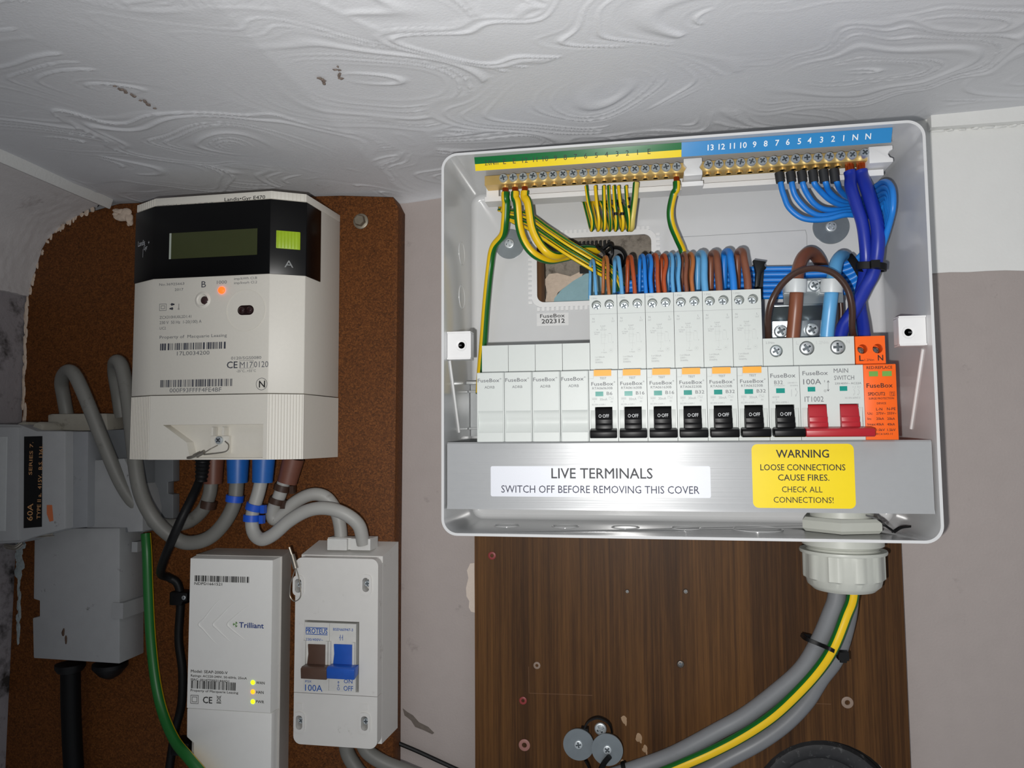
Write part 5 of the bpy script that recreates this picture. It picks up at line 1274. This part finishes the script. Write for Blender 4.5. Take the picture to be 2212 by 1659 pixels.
# dark blue pair
for k, lb, pts in ((13, 'thick dark blue wire from the neutral bar, the one beside the slim blue loops', ((1838, 404, 68), (1851, 446, 72), (1862, 480, 74), (1868, 518, 74), (1871, 562, 72), (1866, 600, 66), (1858, 640, 60), (1858, 665, 60), (1864, 700, 64), (1868, 735, 70))),
                   (14, 'thick dark blue wire from the last neutral screw, nearest the enclosure side wall', ((1871, 404, 70), (1885, 446, 76), (1894, 480, 78), (1897, 518, 78), (1893, 562, 76), (1884, 595, 75), (1868, 625, 74), (1845, 670, 75), (1822, 705, 74), (1812, 740, 76)))):
    x = nbx(k); t = wthing('neutral_tail', lb, [(x, 64.5, 130.6), (x+.4, 65, 126.5)]+PL(*pts), 3.8 if k == 13 else 4.1, [DBLU], 18); strands(t, x, 64.5, 130.4, 135.8, 2.8)
def tie(name, label, c, r, axis, w=4, sc=(1, 1)):
    m = MB(); m.lathe([(r, -w/2), (r+1.2, -w/2), (r+1.2, w/2), (r, w/2)], c, axis, 20, sc=sc)
    x, d, z = c; m.box(x-2.6, x+2.6, z-2.4, z+2.4, d+r*.8, d+r*.8+3.4, bev=.6); tag(m.build(name, BLACK), label, 'cable tie')
q = PT(1882, 577, 76); tie('cable_tie', 'black cable tie gripping the two thick dark blue wires', q, 7.2, (.1, 0, 1), 4.5, (.65, 1.1))
q = PT(1852, 590, 53); tie('cable_tie', 'black cable tie round the slim blue wires behind the dark blue pair', q, 12.5, (.9, 0, .4), 5, (.35, 1))
m = MB(); x, z = P(1640, 600, 48); m.strap([(x, 36, z-15), (x-1, 47, z-14), (x, 49, z), (x+1, 47, z+9), (x, 36, z+11)], 5, 1.4, (1, 0, 0)); m.ext([P(1626, 562, 50), P(1654, 566, 50), P(1650, 574, 50), P(1655, 580, 50), P(1644, 590, 50), P(1640, 620, 50), P(1630, 622, 50), P(1632, 590, 50)], 'd', 47, 52, bev=.6)
tag(m.build('cable_tie', BLACK), 'black cable tie round the horizontal blue bundle beside the last brown loop', 'cable tie')

# loops feeding the breakers
LOOP = [(1287, 1282, 557, 1.05, LBLU, 'slim light blue loop into the breaker stamped B6'), (1315, 1311, 550, 1.2, TANW, 'slim tan loop into the breaker stamped B6'), (1343, 1336, 551, 1.4, LBLU, 'blue loop alone into the B16 breaker next to the B6 one'), (1371, 1364, 549, 1.4, ORW, 'rust brown loop alone into the B16 breaker next to the B6 one'),
        (1395, 1390, 547, 1.35, BLU, 'bright blue loop, first of the pair into the second B16 breaker'), (1407, 1405, 547, 1.4, BLU, 'bright blue loop, second of the pair into the second B16 breaker'), (1422, 1418, 545, 1.4, ORW, 'rust brown loop, first of the brown pair into the second B16 breaker'), (1436, 1437, 546, 1.4, ORW, 'rust brown loop, second of the brown pair into the second B16 breaker'),
        (1454, 1451, 544, 1.3, LBLU, 'pale blue loop, first of the pair into the first B32 breaker'), (1467, 1465, 544, 1.3, LBLU, 'pale blue loop, second of the pair into the first B32 breaker'), (1483, 1481, 543, 1.4, BRW, 'brown loop into the first B32 breaker, beside the tan one'), (1496, 1495, 543, 1.4, TANW, 'tan loop into the first B32 breaker, beside the brown one'),
        (1523, 1519, 541, 2.3, LBLU, 'thick pale blue loop into the middle B32 breaker'), (1554, 1547, 540, 2.3, BRW, 'thick brown loop into the middle B32 breaker'), (1585, 1576, 537, 2.35, BLU, 'thick bright blue loop into the B32 breaker beside the plain one'), (1616, 1605, 536, 2.45, BRW, 'thick brown loop into the B32 breaker beside the plain one')]
for px, pt, py, r_, mt, lb in LOOP:
    w = 3+r_*4
    zt = 637
    wire('loop_wire', lb, PL((px+1, zt+2, 80), (px, zt-10, 80), (px-2, 600, 79), (pt+2, py+24, 75), (pt, py+7+r_, 69), (pt-w*.45, py+4+r_, 62), (pt-w*.9, py+14, 55), (pt-w, 600, 50), (pt-w-1, 646, 48)), r_, mt, 14, group='loops into the breakers')

# incoming tails, clamp and the thin brown link
BT = wthing('incoming_tail', 'thick brown tail arching behind the clamp into the main switch', PL((1712, 737, 79), (1714, 715, 80), (1719, 660, 83), (1721, 625, 82), (1723, 590, 74), (1733, 558, 62), (1750, 546, 52), (1768, 560, 42), (1779, 592, 33), (1786, 660, 27), (1789, 725, 26)), 4.2, [BRW], 20)
wthing('incoming_tail', 'thick blue tail arching behind the clamp into the main switch', PL((1786, 737, 79), (1787, 715, 80), (1793, 660, 83), (1797, 625, 82), (1802, 590, 75), (1808, 565, 67), (1818, 554, 56), (1829, 560, 44), (1837, 585, 37), (1843, 620, 32), (1846, 670, 27), (1848, 725, 26)), 4.2, [LBLU], 20)
wire('link_wire', 'thin dark brown wire arching from the plain breaker to the surge protector', PL((1660, 740, 80), (1659, 715, 86), (1659, 685, 92), (1668, 648, 96), (1690, 613, 97), (1722, 588, 97), (1760, 580, 96), (1800, 590, 95), (1828, 620, 93), (1840, 662, 90), (1841, 712, 84), (1849, 738, 76)), 2.0, DKB, 14)
wire('link_wire', 'dark brown wire mostly hidden behind the blue tail beside the clamp', PL((1815, 640, 60), (1817, 680, 58), (1812, 735, 56), (1811, 742, 55)), 1.6, DKB, 10)
t = thing('cable_clamp', P(1758, 660, 70)[0], 20, P(1758, 735, 70)[1], 'zinc bracket with translucent saddle clamping the brown and blue tails', 'clamp')
m = MB()
xa, xb = P(1693, 660, 74)[0], P(1822, 660, 74)[0]; za, zb = P(1693, 604, 74)[1], P(1693, 658, 74)[1]
m.box(xa, xb, zb, za, 72.5, 74, bev=.3)
m.ext([(74, zb), (74, zb-1.2), (62, zb-9), (62, zb-26), (60.5, zb-26), (60.5, zb-8), (72.5, zb)], 'x', P(1666, 700, 62)[0], P(1795, 700, 62)[0], bev=.2)
m.build('bracket', mat('bracket_zinc', 'aab2b6', .3, metal=1, var=.1, vs=120), t)
m = MB()
for px in (1719, 1797):
    x, z = P(px, 618, 83)
    m.lathe([(4.5, -4.2), (6.6, -4.2), (6.8, 0), (6.6, 4.2), (4.5, 4.2)], (x, 82.5, z), (.06, .1, 1), 28)
    m.box(x-6.4, x+6.4, z-4, z+4, 74.1, 79, bev=.8)
x0, z0 = P(1735, 618, 80); x1, _ = P(1782, 618, 80); m.box(x0, x1, z0-3.5, z0+3.5, 74.1, 79, bev=.8)
m.build('saddle', CLEAR, t)
for px, py, d_, r_ in ((1758, 618, 79, 3.6), (1686, 716, 62, 4.4), (1753, 713, 62, 4.4)):
    x, z = P(px, py, d_); m = MB(); m.screw((x, d_, z), r_, 2.4, rot=.5); m.build('screw', [ZINC, SLOT], t)

# ------------------------------------------------------------------ gland and the cables below
GL = mat('gland_grey_plastic', 'c3c5bd', .4, var=.03)
gx, gd = (P(1742, 1210, 60)[0]+P(1905, 1210, 60)[0])/2, 58
t = thing('cable_gland', gx, gd, -142, 'pale grey cable gland through the bottom of the consumer unit', 'gland')
m = MB(); m.lathe([(20, 0), (24.5, 0), (26.5, 2), (26.5, 7), (24.5, 9), (20, 9)], (gx, gd, UZ0+1.9), (0, 0, 1), 6, rot=.25); m.build('lock_nut', GL, t)
m = MB(); m.lathe([(15.5, 0), (19, 0), (19, 14), (17.5, 15), (15.5, 15), (15.5, 0)], (gx, gd, UZ0+1.75), (0, 0, 1), 36)
prof = [(15, -.1), (24.5, -.1), (24.5, -7), (22, -7.3)]
for k in range(5): prof += [(21.2, -7.8-k*1.7), (22.2, -8.5-k*1.7), (21.2, -9.2-k*1.7)]
prof += [(20, -17), (15, -17)]
m.lathe(prof, (gx, gd, UZ0), (0, 0, 1), 40); m.build('threaded_body', GL, t)
m = MB(); zc = P(1824, 1197, 80)[1]
R_ = []
b = bmesh.new(); nseg = 96; rings = []
def rad(a, z_):
    k = (a/(2*pi)*10) % 1.0
    r_ = 23.6+(.9 if k < .5 else -.1)
    if k < .5 and int(k*2*12) % 2: r_ -= .35
    return r_
hs = [(-.6, 20.6), (0, 22), (0, 26), (-1.0, 26.3), (-2.0, 26), (-2.4, None), (-17.5, None), (-18.6, 22.8), (-22, 22), (-24.2, 19.5), (-25.2, 18.5), (-23, 17.5)]
for h, r_ in hs:
    rings.append([b.verts.new(vec(gx+(r_ or rad(2*pi*k/nseg, h))*cos(2*pi*k/nseg), gd+(r_ or rad(2*pi*k/nseg, h))*sin(2*pi*k/nseg), zc+h)) for k in range(nseg)])
for r0_, r1_ in zip(rings, rings[1:]):
    for k in range(nseg): b.faces.new((r0_[k], r0_[(k+1) % nseg], r1_[(k+1) % nseg], r1_[k]))
m._merge(b, 0); m.build('dome_nut', GL, t)
GT = mat('new_grey_sheath', '7b7d80', .42, var=.05, vs=120, dirt='6a6c70', ds=160, dlo=.6, dhi=.75)
def up(pts): return [(gx+(pts[0][0]-gx)*1.0, gd+(pts[0][1]-gd)*.9, -86), (gx+(pts[0][0]-gx)*1.0, gd+(pts[0][1]-gd)*.9, -118)]+pts
p1 = PL((1808, 1282, 56), (1793, 1331, 54), (1768, 1388, 50), (1733, 1445, 46), (1679, 1494, 42), (1610, 1546, 38), (1549, 1580, 36), (1475, 1620, 34), (1425, 1642, 32), (1350, 1668, 31), (1280, 1690, 31), (1200, 1720, 30), (1120, 1800, 28), (1085, 1920, 26), (1080, 2100, 26))
m = MB(); m.tube(up(p1), 5.5, 20); tag(m.build('supply_cable', GT), 'thick grey cable curving from the gland, on the upper side of the earth cable', 'cable')
p2 = PL((1836, 1286, 49), (1828, 1350, 38), (1806, 1420, 30), (1773, 1466, 26), (1741, 1516, 24), (1696, 1563, 23), (1640, 1603, 22), (1575, 1638, 22), (1510, 1672, 22), (1430, 1700, 22), (1320, 1740, 22), (1230, 1820, 22), (1190, 1940, 22), (1180, 2100, 22))
m = MB(); m.tube(up(p2), 5.4, 20); tag(m.build('supply_cable', GT), 'thick grey cable curving from the gland, tucked below and behind the earth cable', 'cable')
p3 = PL((1843, 1282, 63), (1827, 1331, 61), (1800, 1398, 60), (1768, 1447, 56), (1721, 1499, 52), (1667, 1548, 48), (1603, 1590, 45), (1536, 1625, 43), (1465, 1656, 42), (1390, 1688, 40), (1300, 1735, 42), (1215, 1800, 40), (1150, 1920, 38), (1135, 2100, 36))
m = MB(); m.tube(up(p3), 3.7, 24, stripes=[(.8, 0), (.2, 1)], a0=.52); tag(m.build('earth_cable', [GR2, YE2]), 'green and yellow earth cable curving from the gland between two grey cables', 'cable')
m = MB(); a = PT(1775, 1398, 58); A_, B_ = PT(1741, 1380, 54), PT(1812, 1412, 52)
m.strap([(A_[0], 40, A_[2]-1), A_, PT(1770, 1392, 58.5), PT(1797, 1404, 64.5), B_, (B_[0], 40, B_[2]), (a[0], 36, a[2]), (A_[0], 40, A_[2]-1)], 2.4, 1.0, (.35, 0, .9), smooth=6)
x, d_, z = B_; m.box(x-.5, x+6, z-4, z+1, 47, 53, bev=.6); m.box(x+1, x+5, z-6, z-3, 49, 51)
tag(m.build('cable_tie', BLACK), 'thin black cable tie holding the earth cable to the grey cable below the gland', 'cable tie')
m = MB(); m.strap(PL((1868, 1112, 72), (1895, 1122, 74), (1912, 1135, 76), (1930, 1148, 72)), 3.6, 1.1, (0, 1, 0)); m.strap(PL((1930, 1149, 72), (1945, 1140, 70), (1962, 1137, 66)), 3.8, 1.1)
tag(m.build('cable_tie', BLACK), 'black cable tie tail lying in the enclosure floor beside the gland nut', 'cable tie')
m = MB(); x, d_, z = PT(1352, 1667, 31); m.lathe([(6.1, -1.5), (6.9, -1.5), (6.9, 1.5), (6.1, 1.5)], (x, d_, z), (1, 0, .35), 24)
tag(m.build('cable_tie', BLACK), 'black band round the thick grey cable at the penny washers', 'cable tie')
